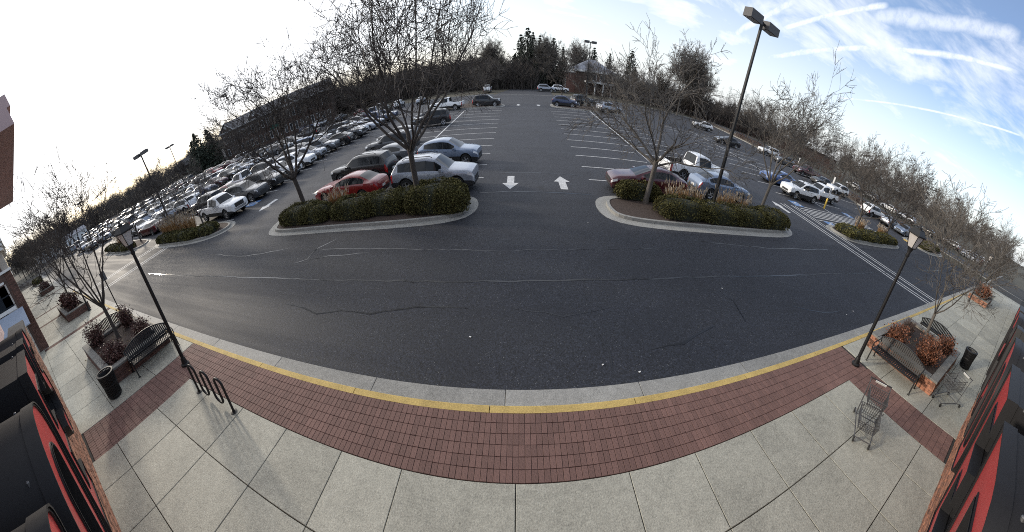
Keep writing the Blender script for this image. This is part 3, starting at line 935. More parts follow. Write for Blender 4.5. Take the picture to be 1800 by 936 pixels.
lantern_lamp((-8.85, 3.18, 0), 'black lantern street lamp beside the bike rack on the left', .2)
lantern_lamp((9.1, 3.2, 0), 'black lantern street lamp beside the bench on the right', -.2)
lantern_lamp((-21.6, 3.2, 0), 'black lantern street lamp standing behind the long low planter on the left')
lantern_lamp((29.0, 3.1, 0), 'black lantern street lamp at the corner of the farther right planter')
lantern_lamp((-41.0, 3.3, 0), 'distant black lantern street lamp near the far left planter')

sp = thing('sign_post', 'thin grey sign post at the kerb behind the left planter', 'sign post', (-16.2, 3.8, 0))
MB().lathe([(.03, 0), (.03, 2.6)], 8).build('post', BLACK, sp)
MB().box(-.02, .02, -.15, .15, 2.1, 2.55).build('sign_plate', GREYM, sp)


def bench(loc, rz, label):
    """faces +x locally, 1.8 m long along y"""
    t = thing('park_bench', label, 'bench', loc, rz, 'black slatted metal benches at the planters')
    H = .92
    m = MB(); n = 25
    for k in range(n):
        y = -.86 + 1.72 * k / (n - 1)
        m.obox((.24, y, .445), (.42, .054, .012))
    m.build('seat', BLACK, t)
    MB().box(.03, .06, -.9, .9, .405, .438).box(.42, .46, -.9, .9, .40, .452).build('seat_rail', BLACK, t)
    m = MB()
    for k in range(n):
        y = -.86 + 1.72 * k / (n - 1)
        top = .74 + .24 * (1 - (y / .9) ** 2)
        m.add([(.02, y - .0245, .47), (.02, y + .0245, .47), (-.10, y + .0245, top), (-.10, y - .0245, top), (.03, y - .0245, .47), (.03, y + .0245, .47), (-.09, y + .0245, top), (-.09, y - .0245, top)],
              [(0, 1, 2, 3), (7, 6, 5, 4), (0, 4, 5, 1), (1, 5, 6, 2), (2, 6, 7, 3), (3, 7, 4, 0)])
    m.build('backrest', BLACK, t)
    pts = [(-.10, -.9 + 1.8 * k / 16, .74 + .24 * (1 - ((-.9 + 1.8 * k / 16) / .9) ** 2)) for k in range(17)]
    MB().tube(pts, .022, 6).tube([(.02, -.9, .47), (.02, .9, .47)], .02, 6).build('back_rail', BLACK, t)
    for s in (-1, 1):
        MB().tube([(-.10, s * .9, .74), (.0, s * .9, .67), (.30, s * .9, .66), (.45, s * .9, .64), (.46, s * .9, .45)], .02, 6).build('armrest', BLACK, t)
        MB().tube([(.44, s * .88, .45), (.47, s * .88, .05), (.49, s * .88, 0)], .022, 6).lathe([(.04, 0), (.04, .012)], 8, (.49, s * .88, 0)).build('leg', BLACK, t)
        MB().tube([(.02, s * .88, .47), (-.06, s * .88, .05), (-.08, s * .88, 0)], .022, 6).lathe([(.04, 0), (.04, .012)], 8, (-.08, s * .88, 0)).build('leg', BLACK, t)
    return t


bench((-10.62, 2.86, 0), 0.0, 'black slatted bench facing the bike rack beside the left planter')
bench((-14.72, 2.75, 0), pi, 'black slatted bench behind the left planter, only its back showing')
bench((10.28, 2.28, 0), pi, 'black slatted bench facing the shopping cart beside the right planter')
bench((15.0, 2.3, 0), 0.0, 'black slatted bench behind the right planter, curved back showing')


def litter_bin(loc, label):
    t = thing('litter_bin', label, 'litter bin', loc, 0, 'round black slatted litter bins')
    MB().lathe([(.24, 0), (.26, .03), (.26, .09), (.24, .12)], 20).build('base', BLACK, t, smooth=40)
    m = MB()
    for k in range(34):
        a = 2 * pi * k / 34
        m.tube([(.265 * cos(a), .265 * sin(a), .05), (.275 * cos(a), .275 * sin(a), .45), (.325 * cos(a), .325 * sin(a), .90)], .016, 4)
    m.build('slats', BLACK, t)
    for z, r in ((.10, .27), (.5, .285), (.90, .33)):
        MB().tube([(r * cos(2 * pi * k / 24), r * sin(2 * pi * k / 24), z) for k in range(24)], .02, 6, closed=True).build('hoop', BLACK, t, smooth=60)
    MB().lathe([(.22, .10), (.245, .45), (.285, .86), (.275, .86), (.235, .45), (.0, .14)], 20, cap=False).build('liner', PLASB, t, smooth=50)
    MB().lathe([(.285, .90), (.34, .905), (.345, .93), (.285, .935), (.285, .90)], 24, cap=False).build('lid_ring', BLACK, t, smooth=40)
    t.scale = (.9, .9, .9)
    return t


litter_bin((-10.2, 1.02, 0), 'round black litter bin at the corner of the left planter')
litter_bin((14.75, .42, 0), 'round black litter bin behind the right planter')
litter_bin((36.0, 2.4, 0), 'small distant black litter bin beyond the farther right planter')

br = thing('bike_rack', 'black wavy tube bike rack on the concrete beside the left lamp', 'bike rack', (-6.6, 2.67, 0), radians(0))
pts = [(-.72, 0, 0), (-.72, 0, .62)]
for k, (xc, up) in enumerate(((-.60, 1), (-.36, 0), (-.12, 1), (.12, 0), (.36, 1))):
    R = .12
    for a in range(0, 181, 20):
        aa = radians(180 - a) if up else radians(180 + a)
        pts.append((xc + R * cos(aa), 0, (.74 if up else .22) + R * sin(aa)))
pts += [(.48, 0, .6), (.48, 0, .0)]
pts = [(x * 1.24 + .12, y, z) for x, y, z in pts]
MB().tube(pts, .03, 8).build('rail', BLACK, br, smooth=60)
for x in (-.773, .715): MB().lathe([(.085, 0), (.085, .012), (.04, .02), (.036, .05)], 14, (x, 0, 0)).build('foot', BLACK, br, smooth=40)


def cart(loc, rz, label, double=True):
    """two tier shopping trolley; handle at -x, nose at +x"""
    t = thing('shopping_cart', label, 'shopping cart', loc, rz, 'dark wire shopping carts')

    def basket(x0, x1, z0, z1, w, tap, name):
        m = MB(); r = .0065
        def rect(z, f):
            ww = w * f; xa = lerp(x0, x0 + .03, 1 - f); xb = lerp(x1 - tap, x1, (z - z0) / (z1 - z0))
            return [(xa, -ww, z), (xb, -ww * .88, z), (xb, ww * .88, z), (xa, ww, z)]
        for k in range(5):
            z = lerp(z0, z1, k / 4); q = rect(z, lerp(.86, 1, k / 4))
            m.tube(q, .010 if k == 4 else r, 4, closed=True)
        a, b = rect(z0, .86), rect(z1, 1)
        for e in range(4):
            n = (12, 9, 12, 9)[e]
            for k in range(n):
                tt = k / n
                p = [lerp(a[e][i], a[(e + 1) % 4][i], tt) for i in range(3)]; q = [lerp(b[e][i], b[(e + 1) % 4][i], tt) for i in range(3)]
                m.tube([p, q], r, 3, cap=False)
        for k in range(9):
            tt = (k + .5) / 9
            m.tube([[lerp(a[0][i], a[3][i], tt) for i in range(3)], [lerp(a[1][i], a[2][i], tt) for i in range(3)]], r, 3, cap=False)
        m.build(name, WIRE, t)

    if double:
        basket(-.30, .20, .70, .96, .26, .08, 'upper_basket'); basket(-.22, .46, .26, .52, .27, .10, 'lower_basket')
    else:
        basket(-.34, .42, .52, .92, .24, .1, 'upper_basket')
    m = MB()
    for s in (-1, 1):
        m.tube([(-.50, s * .28, 1.02), (-.42, s * .28, .92), (-.32, s * .28, .5), (-.24, s * .28, .16), (-.38, s * .31, .12)], .014, 6)
        m.tube([(-.24, s * .28, .16), (.48, s * .20, .13)], .014, 6)
        m.tube([(-.30, s * .275, .45), (.05, s * .26, .60), (.14, s * .25, .72)], .012, 6)
        m.tube([(-.36, s * .31, .13), (-.46, s * .31, .10)], .014, 6)
    m.tube([(-.24, -.28, .16), (-.24, .28, .16)], .012, 6).tube([(.48, -.20, .13), (.48, .20, .13)], .012, 6)
    m.tube([(-.33, -.235, .62), (-.33, .235, .62)], .01, 6)
    m.build('frame', WIRE, t)
    MB().tube([(-.50, -.30, 1.02), (-.50, .30, 1.02)], .018, 8).build('handle', PLASB, t)
    MB().obox((-.47, 0, 1.0), (.012, .30, .07), 0, 0, .5).build('handle_card', PLASW, t)
    for (x, s) in ((-.46, -1), (-.46, 1), (.48, -1), (.48, 1)):
        y = s * (.31 if x < 0 else .20)
        w = MB().lathe([(.02, -.016), (.058, -.014), (.062, 0), (.058, .014), (.02, .016)], 14, (x, y, .062), 'y').build('wheel', RUBBER, t, smooth=40)
        MB().box(x - .012, x + .012, y - .026, y - .02, .06, .13).box(x - .012, x + .012, y + .02, y + .026, .06, .13).build('caster_fork', STEEL, t)
    return t


cart((7.02, 1.58, 0), radians(205), 'two tier wire shopping cart standing alone on the concrete by the brick band')
cart((10.95, .33, 0), radians(150), 'single basket wire shopping cart parked against the right planter wall', False)
cart((33.9, 1.9, 0), radians(60), 'far shopping cart left beside the farther right planter', False)


def planter(x0, x1, y0, y1, label, near=(), h=.46, bmat=BRICKD, capm=CAPST):
    """brick planter box: bricks, capstones, soil. near = sides whose bricks are separate ('w','e','s','n')"""
    t = thing('brick_planter', label, 'planter', (0, 0, 0), 0, 'brick planter boxes on the pavement')
    th = .19
    core = MB()
    for (a, b, c, d) in ((x0 + .01, x1 - .01, y0 + .01, y0 + th), (x0 + .01, x1 - .01, y1 - th, y1 - .01), (x0 + .01, x0 + th, y0 + th, y1 - th), (x1 - th, x1 - .01, y0 + th, y1 - th)):
        core.box(a, b, c, d, -.01, h)
    core.build('core', MORTAR, t)
    bx = MB().cbox(.004, .204, -.012, .02, 0, .066, .002).mesh('brick', bmat)
    by = MB().cbox(-.012, .02, .004, .204, 0, .066, .002).mesh('brick', bmat)
    far = MB(); nr = int(h / .0765 + .01)
    for j in range(nr):
        z = .004 + j * .0765; off = .104 if j % 2 else 0
        for side_, fixed in (('s', y0), ('n', y1)):
            k = x0 + off - .208
            while k < x1 - .02:
                a, b = max(k, x0) + .004, min(k + .208, x1) - .004
                if b - a > .03:
                    d = rng.uniform(-.003, .003)
                    if side_ in near and b - a > .19: ob('brick', bx, t, (a - .004, fixed + d + (0 if side_ == 's' else 0), z))
                    else: far.box(a, b, fixed - .012 + d, fixed + .012 + d, z, z + .066)
                k += .208
        for side_, fixed in (('w', x0), ('e', x1)):
            k = y0 + off - .208 + .02
            while k < y1 - .02:
                a, b = max(k, y0 + .02) + .004, min(k + .208, y1 - .02) - .004
                if b - a > .03:
                    d = rng.uniform(-.003, .003)
                    if side_ in near and b - a > .19: ob('brick', by, t, (fixed + d, a - .004, z))
                    else: far.box(fixed - .012 + d, fixed + .012 + d, a, b, z, z + .066)
                k += .208
    tag(far.build('brick_courses', bmat, t), kind='stuff')
    def caps(a, b, fixed, alongx):
        n = max(1, round((b - a) / .62)); st = (b - a) / n
        for i in range(n):
            p, q = a + i * st + .004, a + (i + 1) * st - .004
            if alongx: o_ = MB().cbox(p, q, fixed - .15, fixed + .15, h, h + .065 + rng.uniform(-.003, .003), .012)
            else: o_ = MB().cbox(fixed - .15, fixed + .15, p, q, h, h + .065 + rng.uniform(-.003, .003), .012)
            o_.build('capstone', capm, t)
    caps(x0 - .03, x1 + .03, y0 + .12, True); caps(x0 - .03, x1 + .03, y1 - .12, True)
    caps(y0 + .275, y1 - .275, x0 + .12, False); caps(y0 + .275, y1 - .275, x1 - .12, False)
    MB().box(x0 + th, x1 - th, y0 + th, y1 - th, .1, h - .07).build('soil', MULCH, t)
    return t


planter(-14.5, -10.75, 1.1, 3.72, 'brick planter with russet shrubs and leaf litter between the two left benches', ('e', 's'))
planter(10.62, 14.5, .85, 3.68, 'orange brick planter with russet shrubs beside the two shopping carts', ('w', 's'), bmat=BRICK)
planter(-26.2, -21.95, 1.6, 3.4, 'long low brick planter with two shrubs behind the second left lamp', ('e',))
planter(-44.5, -40.5, 1.5, 3.3, 'farthest left brick planter with a low shrub')
planter(30.9, 35.0, 1.6, 3.6, 'farther right brick planter filled with a dark russet hedge', ('w',), bmat=BRICK)


def parking_light(loc, h, label, heads=2, rz=0.0):
    t = thing('parking_light', label, 'light pole', loc, rz, 'tall parking lot light poles')
    MB().lathe([(.30, 0), (.30, .55), (.27, .60)], 16).build('concrete_base', CURB, t, smooth=40)
    MB().box(-.16, .16, -.16, .16, .60, .64).build('base_plate', BLACK, t)
    m = MB(); a, b = .075, .055
    m.add([(-a, -a, .64), (a, -a, .64), (a, a, .64), (-a, a, .64), (-b, -b, h - .1), (b, -b, h - .1), (b, b, h - .1), (-b, b, h - .1)],
          [(3, 2, 1, 0), (4, 5, 6, 7), (0, 1, 5, 4), (1, 2, 6, 5), (2, 3, 7, 6), (3, 0, 4, 7)])
    m.build('pole', BLACK, t)
    for s in ((1, -1) if heads == 2 else (1,)):
        MB().box(min(s * .04, s * .22), max(s * .04, s * .22), -.04, .04, h - .22, h - .12).build('arm', BLACK, t)
        hd = MB(); x0, x1 = sorted((s * .24, s * 1.06))
        hd.add([(x0, -.29, h - .30), (x1, -.29, h - .30), (x1, .29, h - .30), (x0, .29, h - .30), (x0, -.27, h + .02), (x1, -.27, h + .02), (x1, .27, h + .02), (x0, .27, h + .02)],
               [(3, 2, 1, 0), (4, 5, 6, 7), (0, 1, 5, 4), (1, 2, 6, 5), (2, 3, 7, 6), (3, 0, 4, 7)])
        o_ = hd.build('luminaire', LAMPM, t)
        MB().box(x0 + .06, x1 - .06, -.2, .2, h - .315, h - .301).build('lens', LENSP, o_)
    return t


parking_light((10.6, 15.1, -.03), 9.1, 'tall black twin head light pole in the right island hedge', 2, radians(10))
parking_light((12.08, 64.3, -.03), 9.4, 'distant twin head light pole on the back island in front of the brick house', 2, .1)
parking_light((-33.2, 17.6, -.03), 8.2, 'twin head light pole among the left islands', 2, .3)
parking_light((-62.0, 40.0, -.1), 9.6, 'thin far light pole above the crowded left lot', 2, .4)
parking_light((-78.0, 21.0, -.1), 9.2, 'farthest left light pole against the bright sky', 2, .2)
parking_light((62.0, 17.0, -.1), 9.4, 'far right light pole with an oval head among bare trees', 1, .9)
parking_light((84.0, 9.5, -.1), 9.4, 'tiny light pole at the right skyline', 1, 1.2)

mh = thing('manhole_cover', 'round dark manhole cover in the aisle right of the white pickup', 'manhole cover', (19.3, 24.1, -.15))
MB().lathe([(.46, .004), (.46, .010), (.38, .010), (.38, .006), (0, .006)], 20).build('frame_ring', GREYM, mh)
MB().lathe([(.36, .0065), (.36, .009), (0, .0095)], 20).build('cover', PLASB, mh)
bo = thing('sign_bollard', 'yellow bollard carrying a small sign among the accessible bays', 'bollard', (29.6, 21.6, -.15))
MB().lathe([(.10, 0), (.10, 1.05), (.06, 1.12), (0, 1.14)], 14).build('sleeve', YPOST, bo, smooth=40)
MB().tube([(0, 0, 1.1), (0, 0, 2.25)], .03, 6).build('post', STEEL, bo)
MB().box(-.16, .16, -.012, .012, 1.75, 2.25).build('sign_plate', SIGNW, bo)
for k, (x, y, l) in enumerate(((51.2, 37.5, 'white notice board standing on the right verge'), (51.6, 48.0, 'second white notice board farther along the right verge'))):
    s_ = thing('verge_sign', l, 'sign', (x, y, -.03), .9)
    MB().tube([(-.4, 0, 0), (-.4, 0, 1.9)], .04, 6).tube([(.4, 0, 0), (.4, 0, 1.9)], .04, 6).build('post', GREYM, s_)
    MB().box(-.5, .5, -.03, .03, .8, 1.9).build('sign_plate', SIGNW, s_)
for k, (x, y, l) in enumerate(((-36.6, 33.0, 'pale road sign above the left cars beside the dark evergreens'), (-74.0, 64.0, 'pale rectangular board before the left evergreens'))):
    s_ = thing('lot_sign', l, 'sign', (x, y, -.15), -.5)
    MB().tube([(0, 0, 0), (0, 0, 2.6)], .05, 6).build('post', GREYM, s_)
    MB().box(-.5 - k, .5 + k, -.03, .03, 1.9, 3.0 + k).build('sign_plate', GREYM if k else SIGNW, s_)

# ================================================================== VEHICLES
def pchip(xs, ys, x):
    n = len(xs)
    if x <= xs[0]: return ys[0]
    if x >= xs[-1]: return ys[-1]
    k = max(i for i in range(n - 1) if xs[i] <= x)
    h = [xs[i + 1] - xs[i] for i in range(n - 1)]; d = [(ys[i + 1] - ys[i]) / h[i] for i in range(n - 1)]

    def sl(i):
        if i == 0: return d[0]
        if i == n - 1: return d[-1]
        if d[i - 1] * d[i] <= 0: return 0
        w1, w2 = 2 * h[i] + h[i - 1], h[i] + 2 * h[i - 1]
        return (w1 + w2) / (w1 / d[i - 1] + w2 / d[i])
    m0, m1 = sl(k), sl(k + 1); t = (x - xs[k]) / h[k]
    return (2 * t ** 3 - 3 * t * t + 1) * ys[k] + (t ** 3 - 2 * t * t + t) * h[k] * m0 + (-2 * t ** 3 + 3 * t * t) * ys[k + 1] + (t ** 3 - t * t) * h[k] * m1


# keys: x, half width factor, sill z, belt z, top z, top half width (fraction of half width)
CARS = {
    'sedan': dict(W=.92, R=.345, wx=(1.42, -1.40), keys=[
        (2.38, .76, .34, .62, .66, .92), (2.31, .88, .24, .70, .77, .92), (2.05, .95, .18, .78, .87, .9), (1.5, 1, .18, .86, .95, .88), (1.05, 1, .18, .91, 1.0, .86),
        (0, 1, .18, .95, 1.36, .68), (-.6, 1, .18, .97, 1.43, .67), (-1.15, 1, .18, .99, 1.38, .67), (-1.95, .98, .20, 1.01, 1.10, .78), (-2.2, .94, .24, .98, 1.06, .82), (-2.33, .88, .32, .88, .98, .88), (-2.40, .80, .40, .70, .76, .92)],
        ws=(.98, .06), rw=(-1.20, -1.90), sw=[(.50, -.24), (-.27, -1.04), (-1.07, -1.56)], trim=False),
    'suv': dict(W=.97, R=.40, wx=(1.48, -1.44), keys=[
        (2.40, .82, .44, .82, .88, .93), (2.34, .92, .32, .95, 1.02, .93), (2.1, .97, .27, 1.0, 1.09, .91), (1.6, 1, .26, 1.04, 1.13, .89), (1.12, 1, .26, 1.07, 1.17, .87),
        (.28, 1, .26, 1.09, 1.65, .77), (-.3, 1, .26, 1.10, 1.73, .76), (-1.2, 1, .26, 1.11, 1.71, .75), (-1.9, .99, .27, 1.13, 1.63, .74), (-2.24, .96, .32, 1.11, 1.26, .86), (-2.35, .93, .38, 1.0, 1.08, .9), (-2.40, .87, .46, .80, .86, .93)],
        ws=(1.06, .34), rw=(-1.93, -2.20), sw=[(.66, -.20), (-.23, -1.12), (-1.15, -1.88)], trim=True, rails=True),
    'crossover': dict(W=.92, R=.365, wx=(1.36, -1.32), keys=[
        (2.20, .78, .40, .74, .80, .93), (2.13, .90, .28, .85, .94, .93), (1.9, .96, .23, .92, 1.02, .91), (1.45, 1, .22, .97, 1.07, .89), (1.05, 1, .22, 1.0, 1.11, .87),
        (.10, 1, .22, 1.04, 1.55, .73), (-.45, 1, .22, 1.06, 1.61, .72), (-1.1, 1, .22, 1.09, 1.57, .71), (-1.72, .98, .24, 1.13, 1.44, .71), (-2.08, .94, .30, 1.09, 1.18, .84), (-2.18, .9, .36, .96, 1.02, .9), (-2.23, .82, .42, .76, .82, .93)],
        ws=(1.0, .16), rw=(-1.74, -2.04), sw=[(.58, -.22), (-.25, -1.02), (-1.05, -1.64)], trim=True),
    'hatchback': dict(W=.92, R=.355, wx=(1.38, -1.36), keys=[
        (2.32, .76, .34, .64, .68, .93), (2.25, .88, .25, .73, .80, .93), (1.95, .95, .20, .83, .92, .9), (1.5, 1, .20, .90, .99, .88), (1.1, 1, .20, .95, 1.05, .86),
        (.10, 1, .20, 1.0, 1.42, .70), (-.5, 1, .20, 1.02, 1.50, .69), (-1.1, 1, .20, 1.05, 1.44, .68), (-1.9, .97, .22, 1.08, 1.20, .76), (-2.18, .92, .30, 1.04, 1.12, .84), (-2.28, .86, .38, .88, .95, .9), (-2.33, .78, .44, .70, .76, .93)],
        ws=(1.02, .16), rw=(-1.15, -1.86), sw=[(.55, -.20), (-.23, -1.00), (-1.03, -1.58)], trim=False),
    'van': dict(W=.98, R=.34, wx=(1.60, -1.50), keys=[
        (2.58, .76, .36, .66, .72, .9), (2.50, .88, .24, .78, .90, .9), (2.2, .96, .21, .92, 1.05, .88), (1.75, 1, .21, 1.0, 1.14, .86),
        (.95, 1, .21, 1.04, 1.66, .76), (.2, 1, .21, 1.05, 1.76, .76), (-1.4, 1, .21, 1.06, 1.76, .76), (-2.2, .99, .22, 1.07, 1.70, .75), (-2.45, .97, .26, 1.05, 1.20, .86), (-2.55, .90, .36, .8, .88, .9)],
        ws=(1.68, 1.0), rw=(-2.22, -2.42), sw=[(1.15, .35), (.27, -.85), (-.93, -2.05)], trim=False),
    'pickup': dict(W=1.0, R=.41, wx=(1.85, -1.70), keys=[
        (2.86, .84, .48, .86, .92, .92), (2.80, .93, .40, .98, 1.06, .92), (2.5, .98, .36, 1.04, 1.16, .9), (1.9, 1, .34, 1.08, 1.21, .88), (1.25, 1, .34, 1.12, 1.25, .86),
        (.62, 1, .34, 1.14, 1.76, .74), (.1, 1, .34, 1.15, 1.86, .73), (-.45, 1, .34, 1.15, 1.85, .73), (-.62, 1, .34, 1.15, 1.80, .74), (-.74, 1, .34, 1.14, 1.26, .86), (-.80, 1, .36, 1.10, 1.17, .93), (-2.75, .98, .40, 1.10, 1.17, .93), (-2.84, .96, .44, 1.08, 1.15, .93), (-2.88, .92, .50, 1.0, 1.06, .93)],
        ws=(1.20, .68), rw=(-.62, -.75), sw=[(.78, .16), (.06, -.40)], trim=True, bed=(-.82, -2.74)),
}


def half_ring(sp, x):
    ks = sorted(sp['keys']); xs_ = [k[0] for k in ks]
    w, zb, belt, zt, tw = [pchip(xs_, [k[i] for k in ks], x) for i in range(1, 6)]
    w *= sp['W']; R = sp['R'] + .055; arch = False
    for wx in sp['wx']:
        if abs(x - wx) < R - 1e-6:
            z = sp['R'] + sqrt(R * R - (x - wx) ** 2) * .98
            if z > zb: zb = z; arch = True
    rr = w * tw
    zmid = max(zb + .05, lerp(.2 + (.1 if sp['trim'] else 0), belt, .45))
    p5 = (w * .955, belt); rd = min(.085, (zt - belt) * .45)
    R8 = (rr, zt - rd)
    pts = [(0, zb), (w * .86, zb), (w * (.985 if arch else .96), zb + (.004 if arch else .05)), (w, zmid), (w * .99, belt - .12 if belt - .12 > zmid + .02 else lerp(zmid, belt, .6)), p5,
           (lerp(p5[0], R8[0], .07), lerp(p5[1], R8[1], .07)), (lerp(p5[0], R8[0], .92), lerp(p5[1], R8[1], .92)), R8, (rr * .88, zt - rd * .28), (rr * .45, zt - .004), (0, zt)]
    if sp.get('bed') and sp['bed'][1] <= x <= sp['bed'][0]:
        pts[8] = (w * .92, zt); pts[7] = (w * .94, zt - .005); pts[6] = (w * .95, zt - .02)
        pts[9] = (w * .84, zt - .002); pts[10] = (w * .83, .62); pts[11] = (0, .62)
    return pts


def tyre_meshes(R):
    w = .105
    t = MB().lathe([(R * .62, -w), (R * .93, -w), (R, -w * .72), (R, w * .72), (R * .93, w), (R * .66, w * .9), (R * .62, w * .4)], 22, (0, 0, 0), 'y', cap=False).mesh('wheel', RUBBER, 40)
    m = MB()
    m.lathe([(R * .66, .055), (R * .64, .10), (R * .58, .09), (R * .56, .02)], 22, (0, 0, 0), 'y', cap=False)
    for k in range(5):
        a = 2 * pi * k / 5; ca, sa = cos(a), sin(a); h = R * .085
        v = []
        for (r, ww, y) in ((R * .08, h * 1.2, .085), (R * .60, h, .075)):
            for s in (-1, 1): v.append((r * ca - s * ww * sa, y, r * sa + s * ww * ca))
        v += [(p[0], p[1] - .03, p[2]) for p in v]
        m.add(v, [(0, 1, 3, 2), (4, 6, 7, 5), (0, 2, 6, 4), (1, 5, 7, 3), (2, 3, 7, 6), (0, 4, 5, 1)]); 
    m.lathe([(R * .17, .05), (R * .16, .095), (0, .098)], 12, (0, 0, 0), 'y', cap=False)
    m.lathe([(R * .64, .012), (0, .014)], 16, (0, 0, 0), 'y', 1, cap=False)
    r = m.mesh('rim', [ALLOY, PLASB], 40)
    return t, r


TEMPL = {}


def car_template(kind):
    sp = CARS[kind]; ks = sp['keys']
    X = set()
    for k in ks: X.add(round(k[0], 3))
    for wx in sp['wx']:
        R = sp['R'] + .055
        for a in range(0, 181, 20): X.add(round(wx + R * cos(radians(a)), 3))
    for a, b in [sp['ws'], sp['rw']] + sp['sw']: X.add(round(a, 3)); X.add(round(b, 3))
    if sp.get('bed'):
        for b in sp['bed']: X.add(round(b, 3)); X.add(round(b + (.03 if b == sp['bed'][0] else -.03), 3))
    xs_ = sorted(X, reverse=True)
    out = [xs_[0]]
    keep = {round(v, 3) for r in [sp['ws'], sp['rw']] + sp['sw'] for v in r} | {round(k[0], 3) for k in ks}
    for x in xs_[1:]:
        if out[-1] - x < .018:
            if x in keep and out[-1] not in keep: out[-1] = x
            elif x not in keep: continue
            else: out.append(x)
        else: out.append(x)
    xs_ = out
    rings = []
    for x in xs_:
        h = half_ring(sp, x)
        rings.append([(x, y, z) for y, z in h] + [(x, -y, z) for y, z in h[-2:0:-1]])
    n = len(rings[0]); V = [v for r in rings for v in r]
    groups = {}
    bed = sp.get('bed')
    for i in range(len(xs_) - 1):
        xm = (xs_[i] + xs_[i + 1]) / 2
        for j in range(n):
            l = (j + 1) % n
            k = j if j < 11 else n - 1 - j
            side = 0 if j < 11 else 1
            cls = 'body'
            if sp['ws'][1] < xm < sp['ws'][0] and k in (9, 10): cls = 'windshield'
            elif sp['rw'][1] < xm < sp['rw'][0] and k in (9, 10): cls = 'rear_window'
            elif k == 6:
                if sp['sw'][-1][1] < xm < sp['sw'][0][0]: cls = 'pillar%d%d' % (0 if xm > sp['sw'][1][0] - .01 else 1, side)
                for q, (a, b) in enumerate(sp['sw']):
                    if b < xm < a: cls = 'side_window%d%d' % (q, side)
            elif k in (0, 1): cls = 'underbody'
            elif k == 4 and ks[2][0] + .05 < xm < ks[0][0]: cls = 'headlight%d' % side
            elif k in ((3, 4) if kind in ('suv', 'van', 'pickup') else (4,)) and ks[-1][0] < xm < ks[-1][0] + (.16 if kind in ('suv', 'van', 'pickup') else .26): cls = 'tail_light%d' % side
            elif k == 2 and sp['trim']: cls = 'lower_trim'
            elif bed and bed[1] < xm < bed[0] and k in (9, 10): cls = 'bed_liner'
            groups.setdefault(cls, []).append((i * n + j, (i + 1) * n + j, (i + 1) * n + l, i * n + l))
    groups['body'].append(tuple(range(n))); groups['body'].append(tuple((len(xs_) - 1) * n + k for k in range(n))[::-1])
    root = thing('parked_car' if kind not in ('pickup',) else 'pickup_truck', 'x', 'car' if kind not in ('pickup', 'van') else ('truck' if kind == 'pickup' else 'van'))
    matmap = {'windshield': GLASSD, 'rear_window': GLASSD, 'underbody': RUBBER, 'pillar': PLASB, 'lower_trim': PLASB, 'bed_liner': PLASB}
    for cls, fs in groups.items():
        used = sorted({i for f in fs for i in f}); mp = {u: q for q, u in enumerate(used)}
        m = MB(); m.add([V[u] for u in used], [tuple(mp[i] for i in f) for f in fs])
        nm = 'side_window' if cls.startswith('side') else 'pillar' if cls.startswith('pillar') else cls.rstrip('01')
        mt = GLASSD if cls.startswith('side') else HEAD if nm == 'headlight' else TAIL if nm == 'tail_light' else matmap.get(nm, RED)
        o = ob(nm, m.mesh(nm, mt, 38), root)
        if cls == 'body': o['paint'] = 1
    xf, xr, W = ks[0][0], ks[-1][0], sp['W']
    zf = ks[1][4]; zr = ks[-3][3]
    # inner dark block closes the wheel arches
    MB().box(xr + .5, xf - .5, -W + .26, W - .26, sp['R'] * .75, ks[3][3] - .15).build('chassis', RUBBER, root)
    tm, rm = tyre_meshes(sp['R'])
    for wx in sp['wx']:
        for s in (1, -1):
            w = ob('wheel', tm, root, (wx, s * (W - .125), sp['R']), 0 if s > 0 else pi)
            ob('rim', rm, w)
    truck = kind == 'pickup'
    for s in (1, -1):
        belt = ks[4][3]
        mx = sp['ws'][0] - .38
        m = MB().obox((mx, s * (W + .10), belt + .08), (.15, .19, .13), s * .15).obox((mx + .03, s * (W + .0), belt + .03), (.07, .10, .05))
        o = m.build('side_mirror', RED, root); o['paint'] = 1
        for (a, b) in sp['sw'][:2]:
            o = MB().box(b + .08, b + .24, s * W * .985 - .006, s * W * .985 + .026 if s > 0 else s * W * .985 + .006, belt - .115, belt - .085)
            if s < 0: o = MB().box(b + .08, b + .24, s * W * .985 - .026, s * W * .985 + .006, belt - .115, belt - .085)
            o = o.build('door_handle', RED, root); o['paint'] = 1
    gz = .45 if not truck else .66
    MB().box(xf - .05, xf + .012, -W * .48, W * .48, gz + .06, gz + (.24 if not truck else .36)).build('grille', PLASB, root)
    MB().box(xf - .10, xf + .014, -W * .62, W * .62, gz - .12 + (0 if kind != 'sedan' else .03), gz + .02).build('front_bumper', CHROME if truck else PLASB, root)
    MB().box(xr - .014, xr + .10, -W * .70, W * .70, .44 if not truck else .52, .56 if not truck else .70).build('rear_bumper', CHROME if truck else PLASB, root)
    MB().box(xr - .022, xr + .05, -.16, .16, .60 if not truck else .74, .72 if not truck else .86).build('licence_plate', PLATE, root)
    if sp.get('rails'):
        for s in (1, -1):
            zr_ = pchip(sorted(k[0] for k in ks), [k[4] for k in sorted(ks)], -.3)
            MB().tube([(.15, s * W * .62, zr_ - .03), (.0, s * W * .62, zr_ + .045), (-1.4, s * W * .62, zr_ + .04), (-1.6, s * W * .62, zr_ - .05)], .018, 5).build('roof_rail', PLASB, root)
    return root


CARLOG = []


def place_car(kind, col, x, y, rz, label, group='cars parked in the lot', name=None):
    if kind not in TEMPL:
        TEMPL[kind] = car_template(kind); r = TEMPL[kind]
    else: r = copy_tree(TEMPL[kind])
    r.location = (x, y, -.15); r.rotation_euler = (0, 0, rz)
    r['label'] = label; r['group'] = group
    p = paint(col)
    for ch in r.children:
        if ch.get('paint'):
            ch.material_slots[0].link = 'OBJECT'; ch.material_slots[0].material = p
    return r


